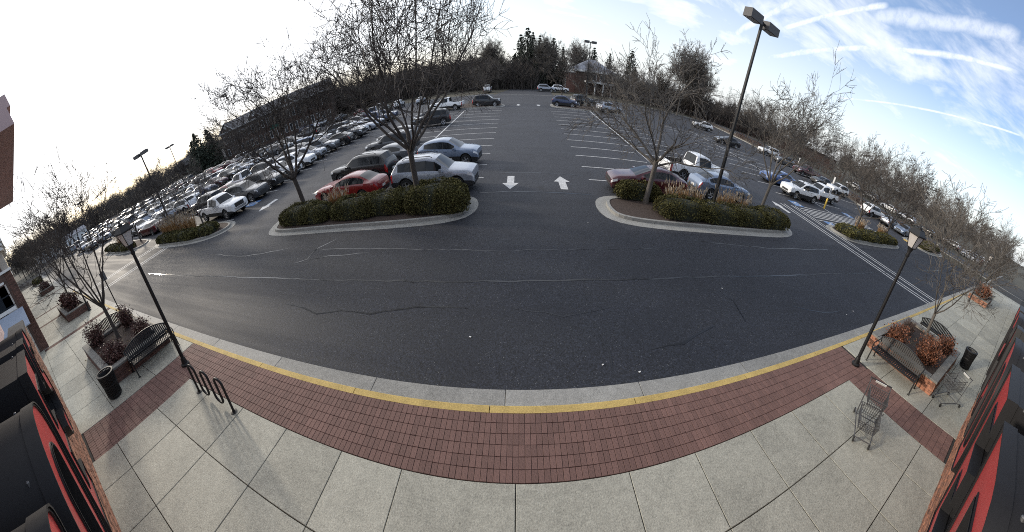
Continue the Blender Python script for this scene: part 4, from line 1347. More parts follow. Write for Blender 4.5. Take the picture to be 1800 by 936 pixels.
E_, W_ = 0.0, pi
G1, G2 = 'cars parked left of the centre lane', 'cars parked right of the centre lane'
rc = random.Random(5)
near = [
    # left double row
    ('suv', 'silver', -4.75, 17.75, E_ - .06, 'silver suv behind the rounded hedge, nearest the centre lane', G1),
    ('crossover', 'steel blue', -4.9, 23.1, E_ - .1, 'pale grey crossover with swept side windows behind the silver suv', G1),
    ('sedan', 'red', -10.0, 17.25, W_ - .12, 'bright red sedan behind the left hedge, rear towards the centre', G1),
    ('suv', 'black', -10.7, 20.9, W_ - .12, 'glossy black suv parked behind the red sedan', G1),
    ('sedan', 'grey', -10.3, 24.6, W_ - .1, 'grey sedan between the glossy black suv and a dark suv', G1),
    ('suv', 'dark grey', -11.3, 28.6, W_ - .1, 'dark grey suv behind the grey sedan, half hidden by the big tree', G1),
    ('crossover', 'black', -12.0, 32.4, W_ - .1, 'black crossover beyond the dark grey suv', G1),
    ('suv', 'black', -10.9, 42.3, W_ + .2, 'black suv standing alone before the white pickup', G1),
    ('hatchback', 'dark grey', -12.4, 47.6, W_, 'dark hatchback beyond the lone black suv', G1),
    ('pickup', 'white', -12.2, 58.6, W_ - .1, 'white pickup at the far end of the left row', G1),
    ('suv', 'black', -5.6, 60.4, E_ - .05, 'black suv at the far end of the centre lane on the left', G1),
    # right double row
    ('sedan', 'maroon', 7.45, 17.85, W_ - .02, 'maroon sedan behind the mulch bed, nose to the centre lane', G2),
    ('pickup', 'white', 13.1, 22.2, E_ + .12, 'white pickup with open black bed behind the maroon sedan', G2),
    ('hatchback', 'steel blue', 13.3, 18.65, E_ + .08, 'blue grey hatchback behind the plume grasses by the light pole', G2),
    ('crossover', 'dark blue', 7.9, 61.5, E_ - .15, 'dark blue crossover on the right of the far lane end', G2),
    ('crossover', 'silver', 15.2, 58.6, E_ + .4, 'silver crossover beside the distant light pole', G2),
    ('suv', 'black', 11.9, 66.0, E_ + .4, 'black suv mostly hidden behind the distant light pole', G2),
    ('suv', 'silver', 7.2, 98.5, E_, 'farthest silver suv before the brick house', 'cars on the far drive'),
    ('suv', 'white', 11.2, 99.3, E_, 'farthest white suv beside the far silver suv', 'cars on the far drive'),
    ('suv', 'white', -8.6, 96.5, pi / 2, 'white suv seen from behind at the back entrance', 'cars on the far drive'),
    # right lot
    ('suv', 'white', 26.9, 23.3, W_ - .03, 'large white suv above the accessible bays', 'cars in the right lot'),
    ('pickup', 'white', 32.8, 25.2, W_, 'white crew truck right behind the large white suv', 'cars in the right lot'),
    ('sedan', 'blue', 27.3, 27.6, W_, 'blue sedan peeking over the large white suv', 'cars in the right lot'),
    ('pickup', 'maroon', 46.4, 40.6, W_, 'dark red truck at the right kerb under bare trees', 'cars in the right lot'),
    ('sedan', 'dark grey', 46.4, 36.4, W_, 'dark sedan between the red truck and a white suv', 'cars in the right lot'),
    ('suv', 'white', 47.0, 33.0, W_, 'white suv at the right kerb beyond the yellow bollard', 'cars in the right lot'),
    ('suv', 'white', 45.6, 24.2, E_ - .1, 'white suv seen from behind past the low hedge island', 'cars in the right lot'),
    ('hatchback', 'silver', 46.4, 21.1, E_, 'silver hatchback next to the rearmost white suv on the right', 'cars in the right lot'),
    ('sedan', 'steel blue', 47.0, 18.7, W_, 'blue grey sedan nearest the right street lamp lantern', 'cars in the right lot'),
    ('crossover', 'white', 37.0, 63.9, W_ - .25, 'white crossover far off behind the bare tree on the right', 'cars in the right lot'),
    ('sedan', 'black', 33.6, 48.6, W_ - .1, 'black sedan alone in the far right stalls', 'cars in the right lot'),
    # left: along the second aisle
    ('pickup', 'white', -23.2, 17.6, E_ - .1, 'white pickup truck with black grille beside the plume grass island', 'cars in the first row past the left aisle'),
]
for a in near: place_car(*a)

KINDS = ['suv', 'sedan', 'crossover', 'suv', 'crossover', 'hatchback', 'sedan', 'van', 'pickup', 'suv']
COLS = ['black', 'dark grey', 'black', 'white', 'silver', 'black', 'grey', 'white', 'dark grey', 'silver', 'steel blue', 'black', 'silver', 'dark blue', 'white', 'grey', 'maroon', 'grey', 'white', 'black', 'dark grey', 'red']
ORD = ['first', 'second', 'third', 'fourth', 'fifth', 'sixth', 'seventh', 'eighth', 'ninth', 'tenth', 'eleventh', 'twelfth', 'thirteenth', 'fourteenth', 'fifteenth', 'sixteenth']
rows = [(-23.4, E_, 'first row past the left aisle', 20.75, 13, .96), (-29.6, W_, 'second row past the left aisle', 20.75, 13, .96), (-42.2, E_, 'third row of the left lot', 17.7, 15, .95),
        (-48.4, W_, 'fourth row of the left lot', 17.7, 15, .95), (-61.2, E_, 'fifth row of the left lot', 14.7, 15, .93), (-67.4, W_, 'sixth row of the left lot', 14.7, 15, .93),
        (-80.2, E_, 'seventh row of the left lot', 14.7, 14, .9), (-86.4, W_, 'eighth row of the left lot', 14.7, 14, .9), (-100, E_, 'outermost row of the left lot', 14.7, 13, .8)]
FIX = {(0, 0): ('suv', 'dark grey'), (0, 1): ('suv', 'black'), (0, 2): ('crossover', 'white'), (0, 3): ('suv', 'white'), (0, 4): ('crossover', 'silver'), (0, 5): ('suv', 'grey'),
       (0, 6): ('hatchback', 'black'), (0, 7): ('pickup', 'dark grey'), (0, 8): ('suv', 'white'), (1, 0): ('suv', 'black'), (1, 1): ('sedan', 'red'), (1, 2): ('pickup', 'white'), (1, 3): ('suv', 'black'),
       (0, 9): ('sedan', 'silver'), (0, 11): ('pickup', 'dark blue'), (0, 12): ('suv', 'dark blue'), (2, 0): ('suv', 'white'), (2, 1): ('sedan', 'silver'), (4, 0): ('sedan', 'black'), (4, 14): ('van', 'white')}
for r, (x, rz, txt, y0, n, dens) in enumerate(rows):
    seq = 0
    for k in range(n):
        kind, col = FIX.get((r, k), (rc.choice(KINDS), rc.choice(COLS)))
        if (r, k) not in FIX and rc.random() > dens: continue
        flip = rz if rc.random() > .3 else pi - rz
        place_car(kind, col, x + rc.uniform(-.35, .35), y0 + 3.05 * k + rc.uniform(-.15, .15), flip + rc.uniform(-.03, .03),
                  '%s %s, %s from the near end of the %s' % (col, kind, ORD[seq], txt), 'cars in the ' + txt)
        seq += 1
for k, (kind, col, x, y, rz) in enumerate([('suv', 'white', -37.0, 22.2, pi), ('crossover', 'silver', -37.9, 19.4, pi), ('sedan', 'maroon', -36.6, 16.6, pi)]):
    place_car(kind, col, x, y, rz + .1, '%s %s beside the left light pole base' % (col, kind), 'cars beside the left light pole')
for k in range(7):
    kind, col = rc.choice(['suv', 'sedan', 'crossover']), ['silver', 'white', 'black', 'red', 'grey', 'white', 'dark blue'][k]
    place_car(kind, col, -22.0 - k * 5.6 + rc.uniform(-.6, .6), 79.5 + rc.uniform(-.4, .4), pi / 2 + rc.uniform(-.05, .05), '%s %s, %s from the right in the back left row' % (col, kind, ORD[k]), 'cars along the back left edge')
for k, (kind, col) in enumerate((('suv', 'black'), ('pickup', 'dark blue'), ('sedan', 'dark grey'))):
    place_car(kind, col, -26.6 - k * 3.1, 67.0 + k * .6, pi / 2 + .1, '%s %s standing by the far end of the left aisle' % (col, 'pickup truck' if kind == 'pickup' else kind), 'cars along the back left edge')
for k, (kind, col) in enumerate((('sedan', 'silver'), ('suv', 'white'), ('crossover', 'grey'), ('suv', 'black'), ('sedan', 'white'))):
    place_car(kind, col, 75 + k * 4.2, 12.5 + (k % 2), pi / 2, '%s %s, %s in the distant lot past the right access road' % (col, kind, ORD[k]), 'cars in the distant right lot')

for k, (kind, col, x, y) in enumerate((('suv', 'white', 46.6, 52.2), ('sedan', 'grey', 46.4, 47.0), ('suv', 'silver', 73.5, 30.0), ('sedan', 'white', 74.5, 36.0), ('suv', 'grey', 75.0, 42.5), ('crossover', 'white', 76.0, 49.0), ('sedan', 'black', 73.5, 24.0), ('suv', 'white', 78.0, 18.5))):
    place_car(kind, col, x, y, pi if k < 2 else pi / 2, ('%s %s at the right kerb, %s past the dark red truck' if k < 2 else '%s %s across the access road, glimpsed between bare trees, %s in its line') % (col, kind, ORD[k if k < 2 else k - 2]), 'cars in the right lot' if k < 2 else 'cars across the access road')


# ================================================================== VEGETATION
def tree_parts(seed, H, trunk_h, n_main, ang, levels, r0, twig=.012, droop=0.0, dens=1.0, fork=None, spread=1.0, wig=.18, lean=(0, 0), sides=(9, 6, 4, 3, 3), up=.08):
    """returns two MBs: trunk (with main limbs' start) and crown of tapering branches"""
    r = random.Random(seed); trunk = MB(); crown = MB()
    tp = [Vector((0, 0, -.2)), Vector((0, 0, .25)), Vector((lean[0] * .5 + r.uniform(-.03, .03), lean[1] * .5, trunk_h * .55)), Vector((lean[0], lean[1], trunk_h))]
    trunk.tube(tp, [r0 * 1.35, r0, r0 * .88, r0 * .85], sides[0])

    def branch(p, d, L, rad, lv):
        seg = max(3, int(3 + L * 1.1)); pts = [p.copy()]; rr = [rad]; dirs = [d.copy()]
        dd = d.copy()
        for i in range(seg):
            t = (i + 1) / seg
            dd = dd + Vector((r.gauss(0, wig), r.gauss(0, wig), r.gauss(0, wig * .7) + (up if lv == 0 else .03) - droop * t * (1 if lv > 0 else .4)))
            dd.normalize()
            p = p + dd * (L / seg); pts.append(p.copy()); rr.append(max(twig * .8, rad * (1 - .72 * t))); dirs.append(dd.copy())
        (crown).tube(pts, rr, sides[min(lv + 1, len(sides) - 1)], cap=False)
        if lv >= levels: return
        nch = int((3.0 + L * 1.25) * dens) if lv < levels - 1 else int((3.0 + L * 3.0) * dens)
        for c in range(nch):
            t = r.uniform(.22, 1.0) if lv else r.uniform(.28, 1.0)
            i = min(seg, max(1, int(t * seg + .5)))
            ax = dirs[i].cross(Vector((r.gauss(0, 1), r.gauss(0, 1), r.gauss(0, 1))))
            if ax.length < 1e-4: continue
            ax.normalize()
            nd = Matrix.Rotation(radians(r.uniform(24, 58)), 3, ax) @ dirs[i]
            nd.z += .06
            nd.normalize()
            branch(pts[i], nd, L * r.uniform(.40, .68) * (1.12 - .42 * t), max(twig, rr[i] * r.uniform(.42, .6)), lv + 1)

    top = tp[-1]
    for k in range(n_main):
        az = 2 * pi * (k + r.uniform(-.28, .28)) / n_main
        a = radians(ang * r.uniform(.55, 1.2)) if k else radians(ang * .18)
        d = Vector((sin(a) * cos(az) * spread, sin(a) * sin(az) * spread, cos(a))); d.normalize()
        st = tp[-1].lerp(tp[-2], r.uniform(0, .35 if n_main > 3 else .1))
        branch(st, d, (H - trunk_h) * r.uniform(.82, 1.05), r0 * r.uniform(.36, .54), 0)
    return trunk, crown


def bare_tree(loc, label, trunk, crown, bark, group, rz=0.0, sc=1.0, name='bare_tree'):
    t = thing(name, label, 'tree', loc, rz, group)
    t.scale = (sc, sc, sc) if not hasattr(sc, '__len__') else sc
    ob('trunk', trunk, t); ob('crown', crown, t)
    return t


def tree_mesh(args, bark, kw):
    a, b = tree_parts(*args, **kw)
    return a.mesh('trunk', bark, 60), b.mesh('crown', bark)


GI, GP = 'bare trees on the parking islands', 'bare trees in the pavement planters'
# island trees, each grown on its own
big = tree_mesh((12, 8.6, 2.7, 9, 56, 3, .15), BARKD, dict(twig=.0095, droop=.06, dens=1.1, wig=.15, up=.05, lean=(-.12, 0)))
bare_tree((-4.85, 14.65, -.02), 'large wide spreading bare tree in the hedge island left of the lane', *big, BARKD, GI)
sm = tree_mesh((23, 7.6, 2.3, 8, 56, 3, .15), BARKD, dict(twig=.010, droop=.06, dens=1.2, wig=.15, up=.05, lean=(-.25, 0)))
bare_tree((-11.95, 14.9, -.02), 'smaller bare tree at the left end of the hedge island', *sm, BARKD, GI)
rt = tree_mesh((37, 6.3, 2.1, 8, 62, 3, .15), BARKL, dict(twig=.0095, droop=.10, dens=1.12, wig=.17, up=.05, lean=(.18, 0)))
bare_tree((6.67, 15.6, -.02), 'drooping bare tree rising from the mulch right of the lane', *rt, BARKL, GI)
rt2 = tree_mesh((41, 7.4, 2.2, 7, 46, 3, .12), BARKL, dict(twig=.010, droop=.02, dens=1.02, wig=.17, lean=(.2, 0)))
bare_tree((14.6, 15.4, -.02), 'upright pale barked bare tree at the right end of the hedge island', *rt2, BARKL, GI)
gen = [tree_mesh((50 + k, 7.4, 1.8, 6, 48, 3, .13), (BARK, BARKD, BARK)[k], dict(twig=.015, droop=(.0, .05, .02)[k], dens=1.0, wig=.15)) for k in range(3)]
vase = [tree_mesh((70 + k, 6.6, 1.7, 7, 30, 3, .095), (BARKD, BARK)[k], dict(twig=.009, droop=-.02, dens=.95, wig=.08)) for k in range(2)]
bare_tree((-23.4, 15.3, -.02), 'slim bare tree behind the plume grasses of the left island', *gen[0], BARK, GI, 1.0, .62)
bare_tree((-31.0, 16.0, -.05), 'bare tree between the left light pole and the plume island', *gen[1], BARKD, GI, 2.0, .75)
bare_tree((-35.5, 14.3, -.05), 'bare tree in the low island behind the left lantern', *gen[2], BARK, GI, 0.4, .8)
bare_tree((26.9, 15.3, -.02), 'leaning bare tree in the low hedge island on the right', *gen[0], BARK, GI, 2.4, .92)
bare_tree((33.6, 15.2, -.02), 'second bare tree at the far end of the low hedge island', *gen[1], BARKD, GI, 1.1, 1.0)
bare_tree((45.5, 15.0, -.05), 'bare tree on the far right island behind the right lantern', *gen[2], BARK, GI, 3.0, .9)
bare_tree((49.8, 14.0, -.05), 'wide bare tree on the far right island by the yellow kerb', *gen[0], BARK, GI, 4.2, .95)
bare_tree((7.9, 66.5, -.1), 'round dense bare tree at the back island before the brick house', *gen[1], BARKD, GI, .3, 1.0)
bare_tree((16.0, 66.0, -.1), 'bare tree on the back island in front of the hip roof', *gen[2], BARK, GI, 1.7, .95)
bare_tree((-6.0, 64.0, -.1), 'bare tree at the end of the left stall rows', *gen[2], BARK, GI, .7, .8)
for k, (x, y, q, s) in enumerate(((-78, 73.5, 0, 1.15), (-70, 76.0, 1, 1.2), (-63.5, 79.5, 2, 1.1), (-57, 82.0, 0, 1.2), (-49, 86.0, 1, 1.3), (-44, 88.5, 2, 1.35), (-38, 89.5, 0, 1.2))):
    bare_tree((x, y, -.1), ('gaunt bare tree, %s from the left in front of the long brick building' if k < 5 else 'bare tree, %s in the line running right from the long brick building') % ORD[k], *gen[q], BARK, 'bare trees before the long brick building', k * 1.9, s)
for k, (x, y, q, s) in enumerate(((18.4, 98.6, 1, .85), (25.5, 98.0, 0, .9), (32.5, 96.5, 2, 1.0), (38.5, 92.5, 1, 1.0), (30.0, 88.5, 0, .85))):
    bare_tree((x, y, -.1), 'bare tree, %s from the left before and beside the brick house' % ORD[k], *gen[q], BARKD, 'bare trees before the brick house', k * 1.3, s)
# pavement planters
bare_tree((-13.05, 2.5, .3), 'vase shaped bare tree in the near left planter', *vase[0], BARKD, GP, .4, .92)
bare_tree((-24.6, 2.7, .3), 'vase shaped bare tree in the second left planter', *vase[1], BARK, GP, 1.4, .85)
bare_tree((-42.5, 2.5, .3), 'vase shaped bare tree in the farthest left planter', *vase[0], BARKD, GP, 2.2, .85)
rp = tree_mesh((83, 5.6, 1.4, 5, 40, 3, .085), BARKL, dict(twig=.009, droop=.0, dens=1.2, wig=.13, lean=(.12, 0)))
bare_tree((13.7, 2.45, .3), 'pale barked tree with spreading limbs in the right planter', *rp, BARKL, GP, .9, .95)
bare_tree((33.0, 2.8, .3), 'multi limbed bare tree in the farther right planter', *vase[1], BARK, GP, 4.0, .9)
bare_tree((44.0, 3.2, .0), 'reddish bare tree at the far right pavement end', *gen[1], BARKD, GP, 2.0, .8)
bare_tree((39.0, 5.2, -.1), 'low thick twigged bare tree at the right picture edge', *vase[0], BARKD, GP, 1.0, .9)

# rows along the right access road and at the skyline
GR = 'bare trees along the right access road'
rt_ = random.Random(19)
spots = [(52.5, 57, 1.0), (54, 46.0, 1.15), (54.0, 36.0, 1.05), (53.6, 29, 1.1), (53.8, 22, 1.15), (69.5, 66, 1.25), (70, 53, 1.2), (70, 42, 1.3),
         (71, 33, 1.3), (70, 25, 1.25), (70, 17, 1.25), (69, 10, 1.15), (58, 9.5, .9), (62, 4.0, 1.0), (66, 80, 1.4), (52.6, 68, 1.05), (53, 77, 1.05)]
kth = {True: 0, False: 0}
dsc = ['tall open', 'slim', 'broad', 'forking', 'twiggy']
for k, (x, y, s) in enumerate(spots):
    q = k % 3; inner = x < 60
    kth[inner] += 1
    bare_tree((x, y, -.1), '%s bare tree, %s planted along the %s of the right access road' % (dsc[k % 5], ORD[kth[inner] - 1], 'near verge' if inner else 'far side'), *gen[q], BARK, GR, rt_.uniform(0, 6), s)

# tall oak-like tree behind the right island and the evergreens around the brick house
oak = tree_mesh((91, 13.5, 3.0, 6, 30, 3, .26), BARKL, dict(twig=.03, droop=.0, dens=1.0, wig=.17))
bare_tree((40.5, 84.5, 0), 'tallest pale bare tree rising behind the drooping island tree', *oak, BARKL, 'tall bare trees at the back', 0, .98)
bare_tree((52, 95, 0), 'tall bare tree right of the tallest pale one at the back', *oak, BARKL, 'tall bare trees at the back', 1.9, .82)
bare_tree((8.5, 112, 0), 'tall bare tree among the evergreens behind the drive', *oak, BARKL, 'tall bare trees at the back', 4.0, .8)
bare_tree((20.5, 122, 0), 'bare tree peeping over the hip roof', *oak, BARKL, 'tall bare trees at the back', 3.0, .8)
bare_tree((-9, 118, 0), 'bare pale tree left of the evergreens', *oak, BARKL, 'tall bare trees at the back', 5.2, .78)


def leaf_quads(m, pts, size, r, flat=.0, mi=0):
    for p in pts:
        u = Vector((r.gauss(0, 1), r.gauss(0, 1), r.gauss(0, 1 - flat))); u.normalize()
        v = u.cross(Vector((r.gauss(0, 1), r.gauss(0, 1), r.gauss(0, 1)))); v.normalize()
        s = size * r.uniform(.6, 1.35); p = Vector(p)
        m.add([p - u * s, p + v * s * .5, p + u * s, p - v * s * .5], [(0, 1, 2, 3)], mi)


def conifer_mesh(seed, H, R, n, base=.06):
    r = random.Random(seed); t = MB().tube([(0, 0, -.2), (0, 0, H * .5), (0, 0, H * .97)], [R * .09, R * .06, .03], 6); c = MB()
    z = H * base
    while z < H * .985:
        f = 1 - z / H
        L = R * (f ** .8) * r.uniform(.75, 1.15) + .12
        nb_ = int(5 + 5 * f)
        for k in range(nb_):
            a = 2 * pi * (k + r.random()) / nb_; l = L * r.uniform(.65, 1.15)
            dz = -l * r.uniform(.05, .35)
            for q in range(n):
                t_ = r.uniform(.15, 1.0)
                w = (1 - t_) * .28 * l + .12
                p = (cos(a) * l * t_ + r.gauss(0, w * .4), sin(a) * l * t_ + r.gauss(0, w * .4), z + dz * t_ + r.gauss(0, .10 * l + .05))
                leaf_quads(c, [p], .34 * (.6 + .5 * f), r, .4)
        z += H * r.uniform(.030, .048)
    return t.mesh('trunk', BARKD), c.mesh('crown', CONIF)


con = [conifer_mesh(3, 14, 5.4, 17), conifer_mesh(4, 13, 4.4, 16), conifer_mesh(6, 9, 5.0, 16, .02)]
GC = 'dark evergreens around the back of the lot'
for k, (x, y, q, s, l) in enumerate([(2.4, 113, 0, 1.0, 'tallest dark evergreen behind the back drive'), (6.2, 116, 1, .95, 'slim evergreen right of the tallest one'), (10.5, 117, 0, .88, 'spired evergreen left of the hip roof'), (-1.4, 115, 2, .9, 'low dark evergreen mass left of the tallest one'),
                                     (5.0, 110, 2, .75, 'rounded low evergreen at the end of the drive'), (14.0, 121, 1, .8, 'thin evergreen peeping behind the hip roof'), (24.5, 122, 0, .82, 'evergreen behind the ridge of the brick house'), (34.5, 112, 0, .86, 'dark cone of evergreen right of the brick house'), (29.5, 120, 1, .8, 'evergreen close right of the roof'), (38, 118, 2, .9, 'low evergreen beyond the dark cone'),
                                     (-93.0, 70.5, 2, 1.28, 'front dark evergreen beside the long brick building'), (-88.6, 72.5, 2, 1.2, 'second dark evergreen beside the long brick building'), (-98.0, 72.0, 2, 1.1, 'left dark evergreen beside the long brick building'),
                                     (-5.5, 111, 2, .8, 'dark evergreen shrub tree left of the back drive'), (0.4, 118, 0, .92, 'evergreen close behind the left side of the tallest one'), (4.2, 120, 1, 1.02, 'pointed evergreen between the tallest and the slim one'), (8.6, 119, 0, .86, 'broad evergreen between the slim and the spired one'), (12.4, 113, 2, .75, 'low evergreen in front of the side wing of the brick house')]):
    t = thing('evergreen_tree', l, 'tree', (x, y, -.2), k * 1.3, GC); s *= 1.06; t.scale = (s * 1.05, s * 1.05, s)
    ob('trunk', con[q][0], t); ob('crown', con[q][1], t)

# woodland beyond: one mass of bare trees
wr = random.Random(77)
low = [tree_parts(200 + k, 9.5, 2.2, 4, 34, 2, .16, twig=.05, dens=.85, wig=.17, sides=(5, 4, 3, 3, 3)) for k in range(4)]
base = []
for a, b in low:
    m = MB(); m.v = list(a.v); m.f = list(a.f); m.m = list(a.m); m.add(b.v, b.f); base.append((np.array(m.v), m.f))


def wood(name, label, pts, material, smin, smax):
    V, F = [], []; off = 0
    for (x, y, z) in pts:
        v, f = base[wr.randrange(4)]; a = wr.uniform(0, 6.28); s = wr.uniform(smin, smax); sxy = s * wr.uniform(.9, 1.3)
        c_, s_ = cos(a), sin(a)
        q = np.empty_like(v); q[:, 0] = (v[:, 0] * c_ - v[:, 1] * s_) * sxy + x; q[:, 1] = (v[:, 0] * s_ + v[:, 1] * c_) * sxy + y; q[:, 2] = v[:, 2] * s + z
        V.append(q); F += [tuple(off + i for i in g) for g in f]; off += len(v)
    me = bpy.data.meshes.new(name); me.from_pydata(np.concatenate(V).tolist(), [], F); me.materials.append(material)
    return tag(ob(name, me), label, kind='stuff')


pts = []
for k in range(170):
    a = radians(wr.uniform(-86, -3)); d = wr.uniform(150, 230); pts.append((sin(a) * d, cos(a) * d, -1.5))
wood('woodland', 'brown bare woodland along the left and back skyline', pts, BARKD, .75, 1.15)
pts = []
for k in range(110):
    a = radians(wr.uniform(-33, 2)); d = wr.uniform(112, 146); pts.append((sin(a) * d, cos(a) * d, -1))
wood('back_thicket', 'dark bare thicket behind the back of the lot', pts, BARK, .55, .85)
pts = []
for k in range(64):
    a = radians(wr.uniform(22, 89)); d = wr.uniform(98, 150) ; pts.append((sin(a) * d, cos(a) * d, -.3))
wood('right_woodland', 'bare woodland beyond the right access road', pts, BARK, .45, .8)
pts = []
for k in range(36):
    pts.append((wr.uniform(-112, -56), wr.uniform(-2, 10) + 1.0, -.3))
pts = [p for p in pts if p[1] > 4.8 or p[0] < -80]
wood('left_trees', 'clump of bare trees at the far left end of the pavement', pts[:22], BARKD, .6, .9)
# dark undergrowth walls that close the woods near the ground: leafless brush, geometry of crossing stems


def brush(name, label, pts, h, material, n=70):
    m = MB()
    for (x, y, r_) in pts:
        for k in range(n):
            a = wr.uniform(0, 6.28); d = r_ * sqrt(wr.random()); px, py = x + cos(a) * d, y + sin(a) * d
            hh = h * wr.uniform(.5, 1.15); dx, dy = wr.gauss(0, .3) * hh, wr.gauss(0, .3) * hh; w = .05 + .03 * wr.random()
            b = wr.uniform(0, pi); ux, uy = cos(b) * w, sin(b) * w
            m.add([(px - ux, py - uy, -.3), (px + ux, py + uy, -.3), (px + dx, py + dy, hh)], [(0, 1, 2)])
            for q in range(3):
                t_ = wr.uniform(.3, .9); sx, sy, sz = px + dx * t_, py + dy * t_, hh * t_; e = wr.uniform(.4, 1.0) * h * .35; a2 = wr.uniform(0, 6.28)
                m.add([(sx, sy, sz - .06), (sx, sy, sz + .06), (sx + cos(a2) * e, sy + sin(a2) * e, sz + e * .8)], [(0, 1, 2)])
    return tag(m.build(name, material), label, kind='stuff')


bp = [(-66 + k * 1.5, 114 + wr.uniform(-8, 8), 4.0) for k in range(48)]
brush('undergrowth', 'brown leafless undergrowth closing the back of the lot', bp, 7.0, BARKD, 150)
bp = [(-135 + k * 3.5, 106 + wr.uniform(-4, 4), 5.0) for k in range(22)]
brush('left_undergrowth', 'leafless undergrowth behind the long brick building', bp, 4.5, BARKD, 110)
bp = [(33 + k * 1.9, 106 - k * .35 + wr.uniform(-5, 5), 4.0) for k in range(26)]
brush('corner_undergrowth', 'dark leafless undergrowth right of the brick house', bp, 5.5, BARKD, 130)
bp = [(75 + wr.uniform(-2, 5), 8 + k * 5.0, 4.0) for k in range(20)] + [(30 + k * 4, 108 - k * 1.5, 4.0) for k in range(10)]
brush('right_undergrowth', 'russet leafless undergrowth past the right access road', bp, 2.2, BARKR, 45)
bp = [(53.5 + wr.uniform(-1.5, 1.5), 17 + k * 2.4, 1.6) for k in range(24)]
brush('verge_shrubs', 'low dry shrubs filling the right verge', bp, .9, BARKR, 40)
bp = []
for k in range(64):
    a = radians(-90 + k * .95); d = 168 + wr.uniform(-14, 14); bp.append((sin(a) * d, cos(a) * d, 5.0))
brush('far_brush', 'dim brown brush along the far left skyline', bp, 7.6, BARKD, 120)


# ---- hedges and shrubs
def hedge(name, label, boxes, n, group, leaf=.055, material=HEDGE, inner=HEDGEI, seed=1, cat='hedge'):
    """boxes: (cx, cy, rx, ry, h): rounded masses of small leaves over a twiggy dark core"""
    r = random.Random(seed); t = thing(name, label, cat, (0, 0, 0), 0, group)
    core = MB(); fol = MB()
    tot = sum(b[2] * b[3] for b in boxes)
    for (cx, cy, rx, ry, h) in boxes:
        vs, fs = [], []; nu, nv = 14, 7
        for j in range(nv + 1):
            ph = (j / nv) * pi / 2
            for i in range(nu):
                th = 2 * pi * i / nu
                e = .62
                ct = abs(cos(th)) ** e * (1 if cos(th) > 0 else -1); st = abs(sin(th)) ** e * (1 if sin(th) > 0 else -1)
                kx = (cos(ph) ** .5) * .87 * r.uniform(.93, 1.05)
                vs.append((cx + rx * ct * kx, cy + ry * st * kx, .0 + h * .88 * (sin(ph) ** .7) * r.uniform(.95, 1.04)))
        for j in range(nv):
            for i in range(nu): fs.append((j * nu + i, j * nu + (i + 1) % nu, (j + 1) * nu + (i + 1) % nu, (j + 1) * nu + i))
        core.add(vs, fs)
        for k in range(int(n * rx * ry / tot)):
            th = r.uniform(0, 2 * pi); ph = math.asin(r.random()); e = .62
            ct = abs(cos(th)) ** e * (1 if cos(th) > 0 else -1); st = abs(sin(th)) ** e * (1 if sin(th) > 0 else -1)
            lump = .965 + .025 * sin(th * 5 + cx * 3) + .02 * sin(th * 11 + ph * 9)
            d = (r.random() ** .45 * .15 + .90) * lump; kx = (cos(ph) ** .5)
            p = (cx + rx * ct * kx * d + r.gauss(0, .02), cy + ry * st * kx * d + r.gauss(0, .02), .02 + h * (sin(ph) ** .7) * d + (abs(r.gauss(0, .03)) if ph > 1 else 0))
            leaf_quads(fol, [p], leaf, r)
    core.build('branches', inner, t, smooth=180); fol.build('foliage', material, t)
    return t


GH = 'clipped evergreen hedges on the islands'
hedge('hedge', 'rounded green hedge at the lane end of the left island', [(-3.95, 14.55, 1.5, 1.25, 1.02), (-3.2, 14.3, .9, .95, .9)], 19000, GH, .040, seed=2)
hedge('hedge', 'long green hedge in the middle of the left island', [(-8.2, 14.2, 1.35, .95, .80), (-6.6, 14.45, 1.25, .9, .80), (-5.6, 14.75, .8, .75, .78)], 19000, GH, .040, seed=3)
hedge('hedge', 'broad green hedge at the left end of the left island', [(-11.7, 14.2, 1.45, 1.05, .74), (-10.6, 14.0, 1.0, .85, .70)], 15000, GH, .040, seed=4)
hedge('hedge', 'small hedge behind the drooping tree on the right island', [(6.4, 16.15, 1.35, .5, .78)], 4000, GH, seed=5)
hedge('hedge', 'long dark hedge along the front of the right island', [(8.2, 14.2, 1.5, .9, .78), (10.4, 14.05, 1.6, .85, .80), (12.6, 14.1, 1.6, .85, .80), (14.6, 14.3, 1.4, 1.0, .84)], 24000, GH, .042, seed=6)
hedge('hedge', 'low dark hedge below the plume grasses of the left island', [(-26.6, 13.3, 2.0, .7, .6), (-23.6, 13.3, 1.9, .7, .6), (-21.2, 13.9, 1.2, .8, .6)], 6000, GH, .075, seed=7)
hedge('hedge', 'small dark hedge on the low island behind the left lantern', [(-42, 12.8, 2.4, .8, .6), (-37, 12.6, 2.8, .8, .6)], 3500, GH, .09, seed=8)
hedge('hedge', 'low dark hedge on the island beside the hatched bays', [(25.2, 14.6, 1.7, 1.2, .6), (28.4, 14.2, 2.0, 1.0, .62), (32.0, 14.3, 2.2, 1.0, .62)], 7000, GH, .07, seed=9)
hedge('hedge', 'dark hedge on the far right island by the yellow kerb', [(46, 14.2, 2.2, 1.2, .7), (50, 14.6, 2.2, 1.3, .7)], 3500, GH, .09, seed=10)
hedge('hedge', 'low dark hedge at the end of the left shop pavement', [(-58, 2.5, 2.0, 1.0, .9)], 1500, GH, .1, seed=11)
GS = 'russet shrubs in the brick planters'


